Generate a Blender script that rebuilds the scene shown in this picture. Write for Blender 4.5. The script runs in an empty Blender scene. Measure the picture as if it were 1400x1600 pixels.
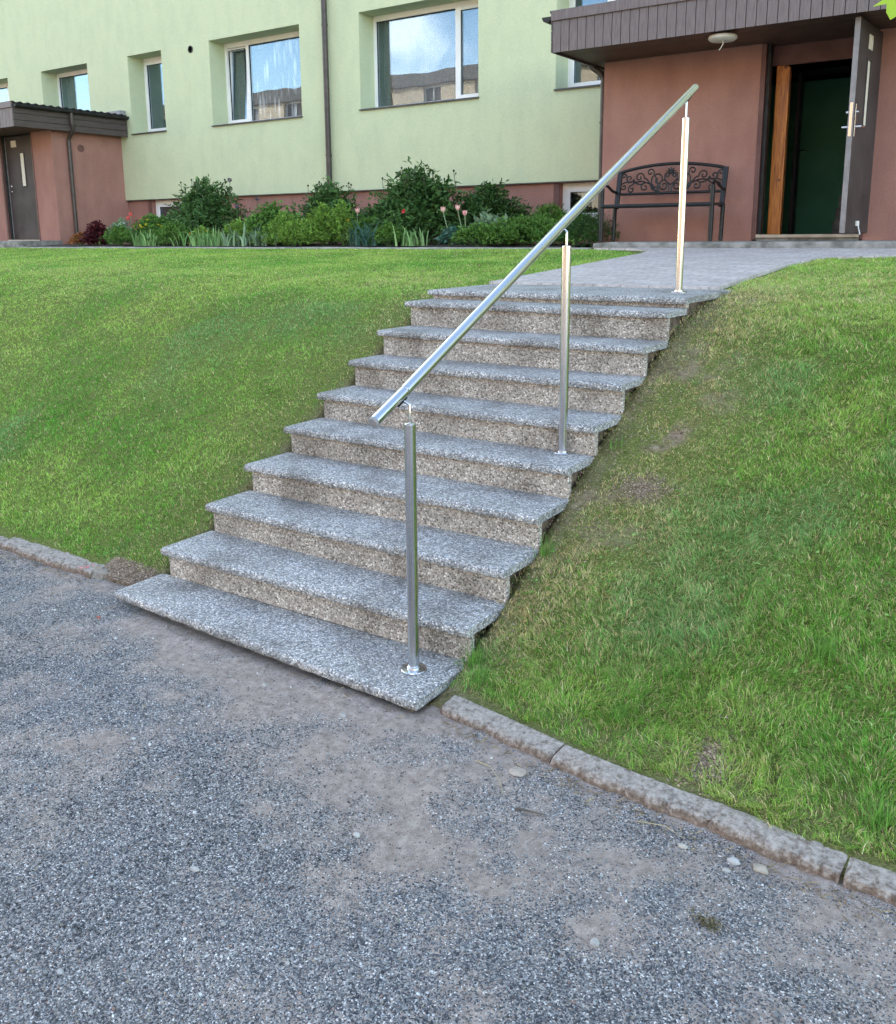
import bpy, math, random
import numpy as np
from mathutils import Vector, Matrix
R = math.radians
random.seed(7)
sc = bpy.context.scene

# ------------------------------------------------------------------ camera
def make_camera():
    yaw, pitch, roll = R(34.325), R(11.478), R(-0.423)
    cy, sy, cp, sp = math.cos(yaw), math.sin(yaw), math.cos(pitch), math.sin(pitch)
    fwd = Vector((-sy*cp, cy*cp, -sp)); rt = Vector((cy, sy, 0)); up = rt.cross(fwd)
    r = rt*math.cos(roll)+up*math.sin(roll); u = -rt*math.sin(roll)+up*math.cos(roll)
    cam = bpy.data.cameras.new('camera'); o = bpy.data.objects.new('camera', cam)
    m = Matrix((r, u, -fwd)).transposed().to_4x4(); m.translation = Vector((3.495, -2.356, 1.618))
    o.matrix_world = m
    cam.sensor_fit = 'HORIZONTAL'; cam.sensor_width = 36
    cam.lens = 1413.65/1400*36; cam.shift_x = -2.0/1400; cam.shift_y = -144.8/1400
    cam.clip_start = 0.05; cam.clip_end = 3000
    bpy.context.collection.objects.link(o); sc.camera = o
make_camera()

# ------------------------------------------------------------------ sky, sun, exposure
SUN_EL, SUN_AZ = R(19), R(-60)           # low evening sun, behind the green house
def ramp_w(N, st):
    r = N('ShaderNodeValToRGB')
    for e, (p, v) in zip(r.color_ramp.elements, st): e.position = p; e.color = (v, v, v, 1)
    return r
def make_world():
    w = bpy.data.worlds.new('World'); sc.world = w; w.use_nodes = True
    nt = w.node_tree; nt.nodes.clear(); N = nt.nodes.new; L = nt.links.new
    out = N('ShaderNodeOutputWorld'); bg = N('ShaderNodeBackground'); bg.inputs[1].default_value = 0.15
    sky = N('ShaderNodeTexSky'); sky.sky_type = 'NISHITA'; sky.sun_disc = False
    sky.sun_elevation = SUN_EL; sky.sun_rotation = SUN_AZ; sky.air_density = 1.0; sky.dust_density = 0.4; sky.ozone_density = 2.0
    wb = N('ShaderNodeMix'); wb.data_type = 'RGBA'; wb.blend_type = 'MULTIPLY'; wb.inputs[0].default_value = 1
    wb.inputs[7].default_value = (1.13, 0.975, 0.84, 1)
    L(sky.outputs[0], wb.inputs[6])
    tc = N('ShaderNodeTexCoord'); mp = N('ShaderNodeMapping'); mp.inputs['Scale'].default_value = (1, 1, 2.6)
    mp.inputs['Location'].default_value = (0.35, 0.1, 0.2)
    no = N('ShaderNodeTexNoise'); no.inputs['Scale'].default_value = 2.3; no.inputs['Detail'].default_value = 8; no.inputs['Roughness'].default_value = 0.55
    rp = N('ShaderNodeValToRGB'); rp.color_ramp.elements[0].position = 0.55; rp.color_ramp.elements[1].position = 0.72
    rp.color_ramp.elements[1].color = (0.9, 0.9, 0.9, 1)
    cl = N('ShaderNodeMix'); cl.data_type = 'RGBA'; cl.inputs[7].default_value = (7.5, 7.0, 6.6, 1)
    L(tc.outputs['Generated'], mp.inputs[0]); L(mp.outputs[0], no.inputs[0]); L(no.outputs[0], rp.inputs[0])
    # one heap cloud low over the yard's far side
    vd = N('ShaderNodeVectorMath'); vd.operation = 'DISTANCE'; vd.inputs[1].default_value = (-.59, -.785, .20)
    sq = N('ShaderNodeVectorMath'); sq.operation = 'ADD'; nc = N('ShaderNodeTexNoise'); nc.inputs['Scale'].default_value = 14; nc.inputs['Detail'].default_value = 6
    L(tc.outputs['Generated'], nc.inputs[0]); mv = N('ShaderNodeVectorMath'); mv.operation = 'MULTIPLY_ADD'; mv.inputs[1].default_value = (.10, .10, .10); mv.inputs[2].default_value = (-.05, -.05, -.05)
    L(nc.outputs['Color'], mv.inputs[0]); L(tc.outputs['Generated'], sq.inputs[0]); L(mv.outputs[0], sq.inputs[1]); L(sq.outputs[0], vd.inputs[0])
    hc = ramp_w(N, [(.020, .75), (.048, 0)]); L(vd.outputs['Value'], hc.inputs[0])
    mxm = N('ShaderNodeMath'); mxm.operation = 'MAXIMUM'; L(rp.outputs[0], mxm.inputs[0]); L(hc.outputs[0], mxm.inputs[1])
    L(mxm.outputs[0], cl.inputs[0]); L(wb.outputs[2], cl.inputs[6]); L(cl.outputs[2], bg.inputs[0]); L(bg.outputs[0], out.inputs[0])
make_world()
def make_sun():
    l = bpy.data.lights.new('sun', 'SUN'); l.energy = 2.0; l.angle = R(0.5); l.color = (1, 0.84, 0.66)
    o = bpy.data.objects.new('sun', l); bpy.context.collection.objects.link(o)
    d = Vector((math.sin(SUN_AZ)*math.cos(SUN_EL), math.cos(SUN_AZ)*math.cos(SUN_EL), math.sin(SUN_EL)))
    o.rotation_euler = (-d).to_track_quat('-Z', 'Y').to_euler()
make_sun()
sc.view_settings.view_transform = 'Standard'; sc.view_settings.look = 'None'
sc.view_settings.exposure = 2.55; sc.view_settings.gamma = 1.0
sc.cycles.denoising_prefilter = 'NONE'; sc.cycles.max_bounces = 8; sc.cycles.transparent_max_bounces = 12

# ------------------------------------------------------------------ helpers
COL = bpy.context.collection
def tag(o, label=None, cat=None, group=None, kind=None):
    if label: o['label'] = label
    if cat: o['category'] = cat
    if group: o['group'] = group
    if kind: o['kind'] = kind
    return o
def empty(name, loc, label, cat, group=None):
    o = bpy.data.objects.new(name, None); COL.objects.link(o); o.location = loc; o.empty_display_size = 0.1
    return tag(o, label, cat, group)
def wloc(o):
    v = Vector((0, 0, 0))
    while o is not None: v += o.location; o = o.parent
    return v
def copy_tree(o, parent=None):
    c = o.copy(); COL.objects.link(c); c.parent = parent
    for ch in list(o.children): copy_tree(ch, c)
    return c
class MB:
    """collects faces in world coordinates; build() links them as one mesh object"""
    def __init__(s): s.v = []; s.f = []
    def add(s, vs, fs):
        n = len(s.v); s.v += [tuple(p) for p in vs]; s.f += [tuple(i+n for i in f) for f in fs]; return s
    def box(s, x0, x1, y0, y1, z0, z1):
        return s.add([(x0,y0,z0),(x1,y0,z0),(x1,y1,z0),(x0,y1,z0),(x0,y0,z1),(x1,y0,z1),(x1,y1,z1),(x0,y1,z1)],
                     [(0,3,2,1),(4,5,6,7),(0,1,5,4),(1,2,6,5),(2,3,7,6),(3,0,4,7)])
    def hexa(s, lo, hi):      # lo, hi: four corners each, counter-clockwise from above
        return s.add(list(lo)+list(hi), [(0,3,2,1),(4,5,6,7),(0,1,5,4),(1,2,6,5),(2,3,7,6),(3,0,4,7)])
    def tube(s, path, r, n=12, cap=True, r2=None, flat=None):
        P = [Vector(p) for p in path]; rings = []
        ref = None
        for i, p in enumerate(P):
            t = (P[min(i+1, len(P)-1)]-P[max(i-1, 0)]).normalized()
            if ref is None:
                ref = Vector((0, 0, 1)) if abs(t.z) < 0.9 else Vector((1, 0, 0))
            a = t.cross(ref).normalized(); b = a.cross(t).normalized(); ref = b
            rr = r if r2 is None else r+(r2-r)*i/(len(P)-1)
            ring = []
            for k in range(n):
                q = 2*math.pi*k/n
                ring.append(p+a*math.cos(q)*rr+b*math.sin(q)*rr*(flat or 1))
            rings.append(ring)
        vs = [q for rg in rings for q in rg]; fs = []
        for i in range(len(P)-1):
            for k in range(n):
                fs.append((i*n+k, i*n+(k+1) % n, (i+1)*n+(k+1) % n, (i+1)*n+k))
        if cap: fs.append(tuple(range(n))[::-1]); fs.append(tuple((len(P)-1)*n+k for k in range(n)))
        return s.add(vs, fs)
    def lathe(s, c, prof, n=24, axis='z'):
        vs = []; fs = []
        for (r, h) in prof:
            for k in range(n):
                q = 2*math.pi*k/n; a, b = r*math.cos(q), r*math.sin(q)
                vs.append((c[0]+a, c[1]+b, c[2]+h) if axis == 'z' else (c[0]+a, c[1]-h, c[2]+b) if axis == 'y' else (c[0]+h, c[1]+a, c[2]+b))
        m = len(prof)
        for i in range(m-1):
            for k in range(n): fs.append((i*n+k, i*n+(k+1) % n, (i+1)*n+(k+1) % n, (i+1)*n+k))
        fs.append(tuple(range(n))[::-1]); fs.append(tuple((m-1)*n+k for k in range(n)))
        return s.add(vs, fs)
    def prism_x(s, x0, x1, prof):       # prof: list of (y, z)
        n = len(prof); vs = [(x0, y, z) for y, z in prof]+[(x1, y, z) for y, z in prof]
        fs = [(i, (i+1) % n, n+(i+1) % n, n+i) for i in range(n)]+[tuple(range(n))[::-1], tuple(range(n, 2*n))]
        return s.add(vs, fs)
    def build(s, name, mat, parent=None, bevel=0, seg=2, smooth=False):
        off = wloc(parent) if parent is not None else Vector((0, 0, 0))
        me = bpy.data.meshes.new(name)
        me.from_pydata([(x-off.x, y-off.y, z-off.z) for x, y, z in s.v], [], s.f)
        me.validate(); me.update()
        import bmesh
        b = bmesh.new(); b.from_mesh(me); bmesh.ops.recalc_face_normals(b, faces=b.faces); b.to_mesh(me); b.free()
        if smooth:
            me.polygons.foreach_set('use_smooth', [True]*len(me.polygons))
            try: me.set_sharp_from_angle(angle=R(40))
            except Exception: pass
        me.materials.append(mat)
        o = bpy.data.objects.new(name, me); COL.objects.link(o)
        if parent is not None: o.parent = parent
        if bevel:
            md = o.modifiers.new('bevel', 'BEVEL'); md.width = bevel; md.segments = seg; md.limit_method = 'ANGLE'; md.angle_limit = R(35)
        return o
def np_mesh(name, V, F, mat, col=None, parent=None, smooth=False):
    """V (n,3) array, F (m,k) array of equal-size faces, col (n,3) per-vertex colour"""
    off = wloc(parent) if parent is not None else Vector((0, 0, 0))
    V = V-np.array(off)[None]
    me = bpy.data.meshes.new(name); n, (m, k) = len(V), F.shape
    me.vertices.add(n); me.vertices.foreach_set('co', V.astype(np.float32).ravel())
    me.loops.add(m*k); me.loops.foreach_set('vertex_index', F.astype(np.int32).ravel())
    me.polygons.add(m); me.polygons.foreach_set('loop_start', np.arange(0, m*k, k, dtype=np.int32))
    me.polygons.foreach_set('loop_total', np.full(m, k, dtype=np.int32))
    if smooth: me.polygons.foreach_set('use_smooth', np.ones(m, dtype=bool))
    me.update(calc_edges=True)
    if col is not None:
        a = me.attributes.new('tint', 'FLOAT_COLOR', 'POINT')
        c4 = np.concatenate([col, np.ones((n, 1))], 1).astype(np.float32); a.data.foreach_set('color', c4.ravel())
    me.materials.append(mat)
    o = bpy.data.objects.new(name, me); COL.objects.link(o)
    if parent is not None: o.parent = parent
    return o
_lat = {}
def vnoise(x, y, scale, seed=0):
    """smooth value noise 0..1"""
    if seed not in _lat: _lat[seed] = np.random.RandomState(seed).rand(256, 256)
    T = _lat[seed]; u = np.asarray(x)/scale+1000; v = np.asarray(y)/scale+1000
    i = np.floor(u).astype(int); j = np.floor(v).astype(int); fu = u-i; fv = v-j
    fu = fu*fu*(3-2*fu); fv = fv*fv*(3-2*fv)
    g = lambda a, b: T[a % 256, b % 256]
    return (g(i, j)*(1-fu)+g(i+1, j)*fu)*(1-fv)+(g(i, j+1)*(1-fu)+g(i+1, j+1)*fu)*fv
def fbm(x, y, scale, seed=0, o=3):
    s = 0; a = 1; t = 0
    for k in range(o): s = s+a*vnoise(x, y, scale/2**k, seed+k); t += a; a *= .5
    return s/t

# ------------------------------------------------------------------ materials
def new_mat(name):
    m = bpy.data.materials.new(name); m.use_nodes = True; nt = m.node_tree
    return m, nt, nt.nodes['Principled BSDF'], nt.nodes.new, nt.links.new
def ramp(N, stops):
    r = N('ShaderNodeValToRGB'); e = r.color_ramp.elements
    while len(e) < len(stops): e.new(0.5)
    for el, (p, c) in zip(e, stops): el.position = p; el.color = (*c, 1)
    return r
def noisy(name, c1, c2, scale=3, rough=0.8, bump=0.0, bscale=200, metallic=0, detail=6, c3=None, spec=0.4, pos=(0.35, 0.65), bdist=0.004):
    m, nt, b, N, L = new_mat(name)
    tc = N('ShaderNodeTexCoord'); n = N('ShaderNodeTexNoise'); n.inputs['Scale'].default_value = scale; n.inputs['Detail'].default_value = detail
    L(tc.outputs['Object'], n.inputs[0])
    st = [(pos[0], c1), (pos[1], c2)] if c3 is None else [(pos[0], c1), ((pos[0]+pos[1])/2, c2), (pos[1], c3)]
    r = ramp(N, st); L(n.outputs[0], r.inputs[0]); L(r.outputs[0], b.inputs['Base Color'])
    b.inputs['Roughness'].default_value = rough; b.inputs['Metallic'].default_value = metallic; b.inputs['Specular IOR Level'].default_value = spec
    if bump:
        n2 = N('ShaderNodeTexNoise'); n2.inputs['Scale'].default_value = bscale; n2.inputs['Detail'].default_value = 4; L(tc.outputs['Object'], n2.inputs[0])
        bp = N('ShaderNodeBump'); bp.inputs['Strength'].default_value = bump; bp.inputs['Distance'].default_value = bdist
        L(n2.outputs[0], bp.inputs['Height']); L(bp.outputs[0], b.inputs['Normal'])
    return m
def plaster(name, c, dirt):
    """roughcast render: base colour, faint vertical streaks and blotches of dirt, grainy bump"""
    m, nt, b, N, L = new_mat(name)
    tc = N('ShaderNodeTexCoord'); n = N('ShaderNodeTexNoise'); n.inputs['Scale'].default_value = 1.3; n.inputs['Detail'].default_value = 8; n.inputs['Roughness'].default_value = .65
    mp = N('ShaderNodeMapping'); mp.inputs['Scale'].default_value = (3, 3, 1.1); n3 = N('ShaderNodeTexNoise'); n3.inputs['Scale'].default_value = 1.5; n3.inputs['Detail'].default_value = 6
    L(tc.outputs['Object'], n.inputs[0]); L(tc.outputs['Object'], mp.inputs[0]); L(mp.outputs[0], n3.inputs[0])
    mu = N('ShaderNodeMath'); mu.operation = 'MULTIPLY'; L(n.outputs[0], mu.inputs[0]); L(n3.outputs[0], mu.inputs[1])
    r = ramp(N, [(0.08, dirt), (0.30, c)]); L(mu.outputs[0], r.inputs[0])
    n2 = N('ShaderNodeTexNoise'); n2.inputs['Scale'].default_value = 55; n2.inputs['Detail'].default_value = 8; n2.inputs['Roughness'].default_value = .8; L(tc.outputs['Object'], n2.inputs[0])
    mx = N('ShaderNodeMix'); mx.data_type = 'RGBA'; mx.blend_type = 'OVERLAY'; mx.inputs[0].default_value = .38
    L(r.outputs[0], mx.inputs[6]); L(n2.outputs[0], mx.inputs[7]); L(mx.outputs[2], b.inputs['Base Color'])
    bp = N('ShaderNodeBump'); bp.inputs['Strength'].default_value = .8; bp.inputs['Distance'].default_value = .008
    L(n2.outputs[0], bp.inputs['Height']); L(bp.outputs[0], b.inputs['Normal'])
    b.inputs['Roughness'].default_value = .95; b.inputs['Specular IOR Level'].default_value = .15
    return m
def terrazzo(name, matrix, stops, scale=190, cover=0.09, bump=0.7):
    """washed-pebble concrete: stone chips in a cement matrix"""
    m, nt, b, N, L = new_mat(name)
    tc = N('ShaderNodeTexCoord')
    nz = N('ShaderNodeTexNoise'); nz.inputs['Scale'].default_value = 90; L(tc.outputs['Object'], nz.inputs[0])
    ad = N('ShaderNodeMix'); ad.data_type = 'RGBA'; ad.blend_type = 'ADD'; ad.inputs[0].default_value = .006
    L(tc.outputs['Object'], ad.inputs[6]); L(nz.outputs['Color'], ad.inputs[7])
    vo = N('ShaderNodeTexVoronoi'); vo.inputs['Scale'].default_value = scale; L(ad.outputs[2], vo.inputs['Vector'])
    ve = N('ShaderNodeTexVoronoi'); ve.feature = 'DISTANCE_TO_EDGE'; ve.inputs['Scale'].default_value = scale; L(ad.outputs[2], ve.inputs['Vector'])
    sp = N('ShaderNodeSeparateColor'); L(vo.outputs['Color'], sp.inputs[0])
    r = ramp(N, stops); r.color_ramp.interpolation = 'CONSTANT'; L(sp.outputs[0], r.inputs[0])
    e = ramp(N, [(cover, (0, 0, 0)), (cover+.05, (1, 1, 1))]); L(ve.outputs[0], e.inputs[0])
    big = N('ShaderNodeTexNoise'); big.inputs['Scale'].default_value = 4; big.inputs['Detail'].default_value = 7; L(tc.outputs['Object'], big.inputs[0])
    rb = ramp(N, [(0.32, (.62, .60, .57)), (0.5, (.93, .92, .90)), (0.7, (1.12, 1.10, 1.07))]); L(big.outputs[0], rb.inputs[0])
    mx = N('ShaderNodeMix'); mx.data_type = 'RGBA'; mx.inputs[6].default_value = (*matrix, 1)
    L(e.outputs[0], mx.inputs[0]); L(r.outputs[0], mx.inputs[7])
    m2 = N('ShaderNodeMix'); m2.data_type = 'RGBA'; m2.blend_type = 'MULTIPLY'; m2.inputs[0].default_value = 1
    L(mx.outputs[2], m2.inputs[6]); L(rb.outputs[0], m2.inputs[7]); L(m2.outputs[2], b.inputs['Base Color'])
    bp = N('ShaderNodeBump'); bp.inputs['Strength'].default_value = bump; bp.inputs['Distance'].default_value = .004
    L(ve.outputs[0], bp.inputs['Height']); L(bp.outputs[0], b.inputs['Normal'])
    b.inputs['Roughness'].default_value = .6; b.inputs['Specular IOR Level'].default_value = .45
    return m
def tinted(name, rough=0.7, translucent=0.0, spec=.3, bump=0):
    m, nt, b, N, L = new_mat(name)
    a = N('ShaderNodeAttribute'); a.attribute_name = 'tint'; L(a.outputs['Color'], b.inputs['Base Color'])
    b.inputs['Roughness'].default_value = rough; b.inputs['Specular IOR Level'].default_value = spec
    if translucent:
        tr = N('ShaderNodeBsdfTranslucent'); L(a.outputs['Color'], tr.inputs[0]); ms = N('ShaderNodeMixShader'); ms.inputs[0].default_value = translucent
        L(b.outputs[0], ms.inputs[1]); L(tr.outputs[0], ms.inputs[2]); L(ms.outputs[0], nt.nodes['Material Output'].inputs[0])
    return m
def glass_mat():
    m, nt, b, N, L = new_mat('window_glass'); nt.nodes.remove(b)
    g = N('ShaderNodeBsdfGlossy'); g.inputs['Roughness'].default_value = 0.0; g.inputs['Color'].default_value = (.60, .80, 1, 1)
    t = N('ShaderNodeBsdfTransparent'); t.inputs[0].default_value = (.97, .97, .97, 1)
    lw = N('ShaderNodeLayerWeight'); lw.inputs[0].default_value = .5; f = N('ShaderNodeMath'); f.operation = 'POWER'; f.inputs[1].default_value = 3.0; L(lw.outputs['Facing'], f.inputs[0])
    ad = N('ShaderNodeMath'); ad.operation = 'ADD'; ad.use_clamp = True; ad.inputs[1].default_value = .13; L(f.outputs[0], ad.inputs[0])
    # old panes are never quite flat
    tc = N('ShaderNodeTexCoord'); n = N('ShaderNodeTexNoise'); n.inputs['Scale'].default_value = 1.2; n.inputs['Detail'].default_value = 1; L(tc.outputs['Object'], n.inputs[0])
    bp = N('ShaderNodeBump'); bp.inputs['Strength'].default_value = .10; bp.inputs['Distance'].default_value = .02; L(n.outputs[0], bp.inputs['Height']); L(bp.outputs[0], g.inputs['Normal'])
    ms = N('ShaderNodeMixShader'); L(ad.outputs[0], ms.inputs[0]); L(t.outputs[0], ms.inputs[1]); L(g.outputs[0], ms.inputs[2])
    L(ms.outputs[0], nt.nodes['Material Output'].inputs[0]); return m
def steel_mat(name, axis):
    m, nt, b, N, L = new_mat(name)
    b.inputs['Metallic'].default_value = 1; b.inputs['Roughness'].default_value = .2
    tc = N('ShaderNodeTexCoord'); mp = N('ShaderNodeMapping'); mp.inputs['Scale'].default_value = axis
    n = N('ShaderNodeTexNoise'); n.inputs['Scale'].default_value = 1; n.inputs['Detail'].default_value = 5
    L(tc.outputs['Object'], mp.inputs[0]); L(mp.outputs[0], n.inputs[0])
    r = ramp(N, [(.3, (.56, .57, .59)), (.7, (.68, .69, .71))]); L(n.outputs[0], r.inputs[0]); L(r.outputs[0], b.inputs['Base Color'])
    r2 = ramp(N, [(.3, (.13,)*3), (.7, (.24,)*3)]); L(n.outputs[0], r2.inputs[0]); L(r2.outputs[0], b.inputs['Roughness'])
    return m
def boards_mat(name, c1, c2, pitch, axis='x'):
    """painted timber boarding; the joints are real grooves in the mesh, this only varies the boards"""
    m, nt, b, N, L = new_mat(name)
    tc = N('ShaderNodeTexCoord'); mp = N('ShaderNodeMapping'); mp.inputs['Scale'].default_value = (1, 1, .12) if axis == 'x' else (.12, .12, 1)
    n = N('ShaderNodeTexNoise'); n.inputs['Scale'].default_value = 60; n.inputs['Detail'].default_value = 6
    L(tc.outputs['Object'], mp.inputs[0]); L(mp.outputs[0], n.inputs[0])
    r = ramp(N, [(.3, c1), (.7, c2)]); L(n.outputs[0], r.inputs[0]); L(r.outputs[0], b.inputs['Base Color'])
    bp = N('ShaderNodeBump'); bp.inputs['Strength'].default_value = .3; bp.inputs['Distance'].default_value = .002
    L(n.outputs[0], bp.inputs['Height']); L(bp.outputs[0], b.inputs['Normal']); b.inputs['Roughness'].default_value = .55
    return m
def wood_mat():
    m, nt, b, N, L = new_mat('pine')
    tc = N('ShaderNodeTexCoord'); mp = N('ShaderNodeMapping'); mp.inputs['Scale'].default_value = (14, 14, 1.2)
    n = N('ShaderNodeTexNoise'); n.inputs['Scale'].default_value = 2.5; n.inputs['Detail'].default_value = 7; n.inputs['Distortion'].default_value = 1.2
    L(tc.outputs['Object'], mp.inputs[0]); L(mp.outputs[0], n.inputs[0])
    r = ramp(N, [(.3, (.22, .055, .010)), (.52, (.50, .16, .025)), (.7, (.66, .26, .05))]); L(n.outputs[0], r.inputs[0])
    v = N('ShaderNodeTexVoronoi'); v.inputs['Scale'].default_value = 5; L(tc.outputs['Object'], v.inputs['Vector'])
    k = ramp(N, [(.06, (.16, .05, .02)), (.14, (1, 1, 1))]); L(v.outputs['Distance'], k.inputs[0])
    mx = N('ShaderNodeMix'); mx.data_type = 'RGBA'; mx.blend_type = 'MULTIPLY'; mx.inputs[0].default_value = 1
    L(r.outputs[0], mx.inputs[6]); L(k.outputs[0], mx.inputs[7]); L(mx.outputs[2], b.inputs['Base Color']); b.inputs['Roughness'].default_value = .35
    return m
def paver_mat():
    m, nt, b, N, L = new_mat('pavers')
    tc = N('ShaderNodeTexCoord'); br = N('ShaderNodeTexBrick'); br.inputs['Scale'].default_value = 1
    br.inputs['Brick Width'].default_value = .2; br.inputs['Row Height'].default_value = .1; br.inputs['Mortar Size'].default_value = .004; br.inputs['Bias'].default_value = 0
    br.inputs['Color1'].default_value = (.42, .37, .35, 1); br.inputs['Color2'].default_value = (.53, .48, .46, 1); br.inputs['Mortar'].default_value = (.27, .24, .22, 1)
    L(tc.outputs['Object'], br.inputs[0])
    n = N('ShaderNodeTexNoise'); n.inputs['Scale'].default_value = 30; n.inputs['Detail'].default_value = 8; L(tc.outputs['Object'], n.inputs[0])
    mx = N('ShaderNodeMix'); mx.data_type = 'RGBA'; mx.blend_type = 'OVERLAY'; mx.inputs[0].default_value = .6
    L(br.outputs[0], mx.inputs[6]); L(n.outputs[0], mx.inputs[7]); L(mx.outputs[2], b.inputs['Base Color'])
    bp = N('ShaderNodeBump'); bp.inputs['Strength'].default_value = .6; bp.inputs['Distance'].default_value = .005; bp.invert = True
    L(br.outputs['Fac'], bp.inputs['Height']); L(bp.outputs[0], b.inputs['Normal']); b.inputs['Roughness'].default_value = .7
    return m
def yard_mat():
    """trodden grit: fine stone grains over dusty earth, in drifts"""
    m, nt, b, N, L = new_mat('yard_grit')
    tc = N('ShaderNodeTexCoord')
    vo = N('ShaderNodeTexVoronoi'); vo.inputs['Scale'].default_value = 260; L(tc.outputs['Object'], vo.inputs['Vector'])
    sp = N('ShaderNodeSeparateColor'); L(vo.outputs['Color'], sp.inputs[0])
    g = ramp(N, [(0, (.06, .063, .07)), (.30, (.14, .143, .15)), (.55, (.25, .25, .25)), (.78, (.38, .375, .365)), (.94, (.70, .68, .65))]); g.color_ramp.interpolation = 'CONSTANT'
    L(sp.outputs[0], g.inputs[0])
    a = N('ShaderNodeAttribute'); a.attribute_name = 'tint'      # r: how bare the earth is
    sa = N('ShaderNodeSeparateColor'); L(a.outputs['Color'], sa.inputs[0])
    n2 = N('ShaderNodeTexNoise'); n2.inputs['Scale'].default_value = 26; n2.inputs['Detail'].default_value = 12; n2.inputs['Roughness'].default_value = .85; L(tc.outputs['Object'], n2.inputs[0])
    d = ramp(N, [(.36, (.17, .135, .11)), (.5, (.31, .255, .22)), (.64, (.47, .395, .34))]); L(n2.outputs[0], d.inputs[0])
    s = N('ShaderNodeMath'); s.operation = 'ADD'; L(sa.outputs[0], s.inputs[0]); L(sp.outputs[1], s.inputs[1])
    t = ramp(N, [(.80, (0, 0, 0)), (.92, (1, 1, 1))]); L(s.outputs[0], t.inputs[0])
    mx = N('ShaderNodeMix'); mx.data_type = 'RGBA'; L(t.outputs[0], mx.inputs[0]); L(g.outputs[0], mx.inputs[6]); L(d.outputs[0], mx.inputs[7])
    L(mx.outputs[2], b.inputs['Base Color'])
    bp = N('ShaderNodeBump'); bp.inputs['Strength'].default_value = .8; bp.inputs['Distance'].default_value = .004; bp.invert = True
    L(vo.outputs['Distance'], bp.inputs['Height']); L(bp.outputs[0], b.inputs['Normal']); b.inputs['Roughness'].default_value = .75
    return m
M = dict(
    green=plaster('green_plaster', (.57, .612, .40), (.505, .555, .365)),
    pink=plaster('terracotta_plaster', (.375, .195, .155), (.29, .145, .12)),
    tread=terrazzo('washed_pebble', (.27, .255, .235), [(0, (.07, .085, .11)), (.20, (.19, .215, .25)), (.42, (.38, .41, .45)), (.66, (.58, .60, .63)), (.86, (.82, .82, .81))], scale=135),
    riser=terrazzo('washed_pebble_riser', (.38, .335, .29), [(0, (.08, .07, .065)), (.20, (.21, .19, .17)), (.42, (.40, .36, .325)), (.64, (.57, .52, .47)), (.86, (.82, .79, .75))], scale=120),
    core=noisy('stair_core', (.075, .055, .042), (.20, .145, .105), 25, .95, .8, 60),
    kerb=noisy('old_concrete', (.20, .175, .15), (.34, .31, .28), 18, .95, .8, 140, c3=(.42, .38, .34), bdist=.005),
    apron=noisy('stained_concrete', (.13, .125, .11), (.30, .285, .26), 9, .9, .6, 90),
    slate=noisy('edge_concrete', (.26, .26, .25), (.40, .39, .37), 6, .9, .4, 120),
    pvc=noisy('white_pvc', (.78, .78, .76), (.84, .84, .82), 4, .35),
    sill=noisy('dark_sill', (.05, .05, .05), (.09, .09, .085), 8, .5),
    glass=glass_mat(),
    room=noisy('room_wall', (.16, .14, .12), (.24, .21, .18), 2, .9),
    drape=noisy('dark_curtain', (.07, .055, .045), (.12, .095, .07), 30, .9),
    pipe=noisy('brown_pipe', (.045, .033, .03), (.075, .058, .05), 10, .38),
    fascia=boards_mat('fascia_boards', (.115, .088, .085), (.18, .145, .142), .1),
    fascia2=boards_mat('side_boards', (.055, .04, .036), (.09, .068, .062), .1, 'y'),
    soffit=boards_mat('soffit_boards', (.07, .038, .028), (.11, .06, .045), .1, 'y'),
    maroon=noisy('maroon_paint', (.115, .05, .042), (.16, .075, .062), 6, .6, .2, 120),
    door=noisy('door_paint', (.045, .033, .032), (.07, .054, .052), 3, .6, spec=.25),
    dooredge=noisy('door_edge', (.18, .165, .165), (.26, .24, .24), 8, .45),
    seal=noisy('black_rubber', (.012,)*3, (.03,)*3, 8, .6),
    steel=steel_mat('brushed_steel', (220, 220, 3)), railsteel=steel_mat('rail_steel', (300, 2, 2)),
    iron=noisy('black_iron', (.006, .0065, .007), (.018, .019, .02), 40, .42, spec=.35),
    wood=wood_mat(), pavers=paver_mat(), yard=yard_mat(),
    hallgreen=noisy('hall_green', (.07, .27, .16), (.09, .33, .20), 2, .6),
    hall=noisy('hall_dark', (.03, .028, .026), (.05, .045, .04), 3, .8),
    soil=noisy('bank_soil', (.05, .042, .025), (.105, .085, .055), 14, .95, .8, 70, c3=(.15, .12, .085)),
    turf=noisy('turf_base', (.08, .10, .03), (.16, .17, .065), 9, .95, .8, 60, c3=(.27, .22, .14)),
    bed=noisy('bed_soil', (.03, .022, .016), (.07, .052, .038), 20, .95, .8, 50),
    blade=tinted('grass_blades', .6, .35, .12), leaf=tinted('leaves', .5, .3, .22), stone=tinted('stone_chips', .65),
    lamp=noisy('lamp_opal', (.55, .52, .46), (.68, .65, .58), 5, .4),
    cream=noisy('cream_render', (.60, .43, .27), (.72, .53, .35), 3, .9), roof=noisy('roof_felt', (.10, .08, .065), (.17, .135, .11), 6, .8),
    threshold=noisy('threshold', (.42, .34, .25), (.55, .46, .35), 9, .6), flash=noisy('grey_flashing', (.2, .2, .21), (.28, .28, .29), 8, .5),
    label=noisy('sign_card', (.62, .56, .46), (.74, .68, .58), 20, .6), bark=noisy('bark', (.06, .05, .04), (.16, .14, .12), 12, .95, .8, 60),
)
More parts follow.
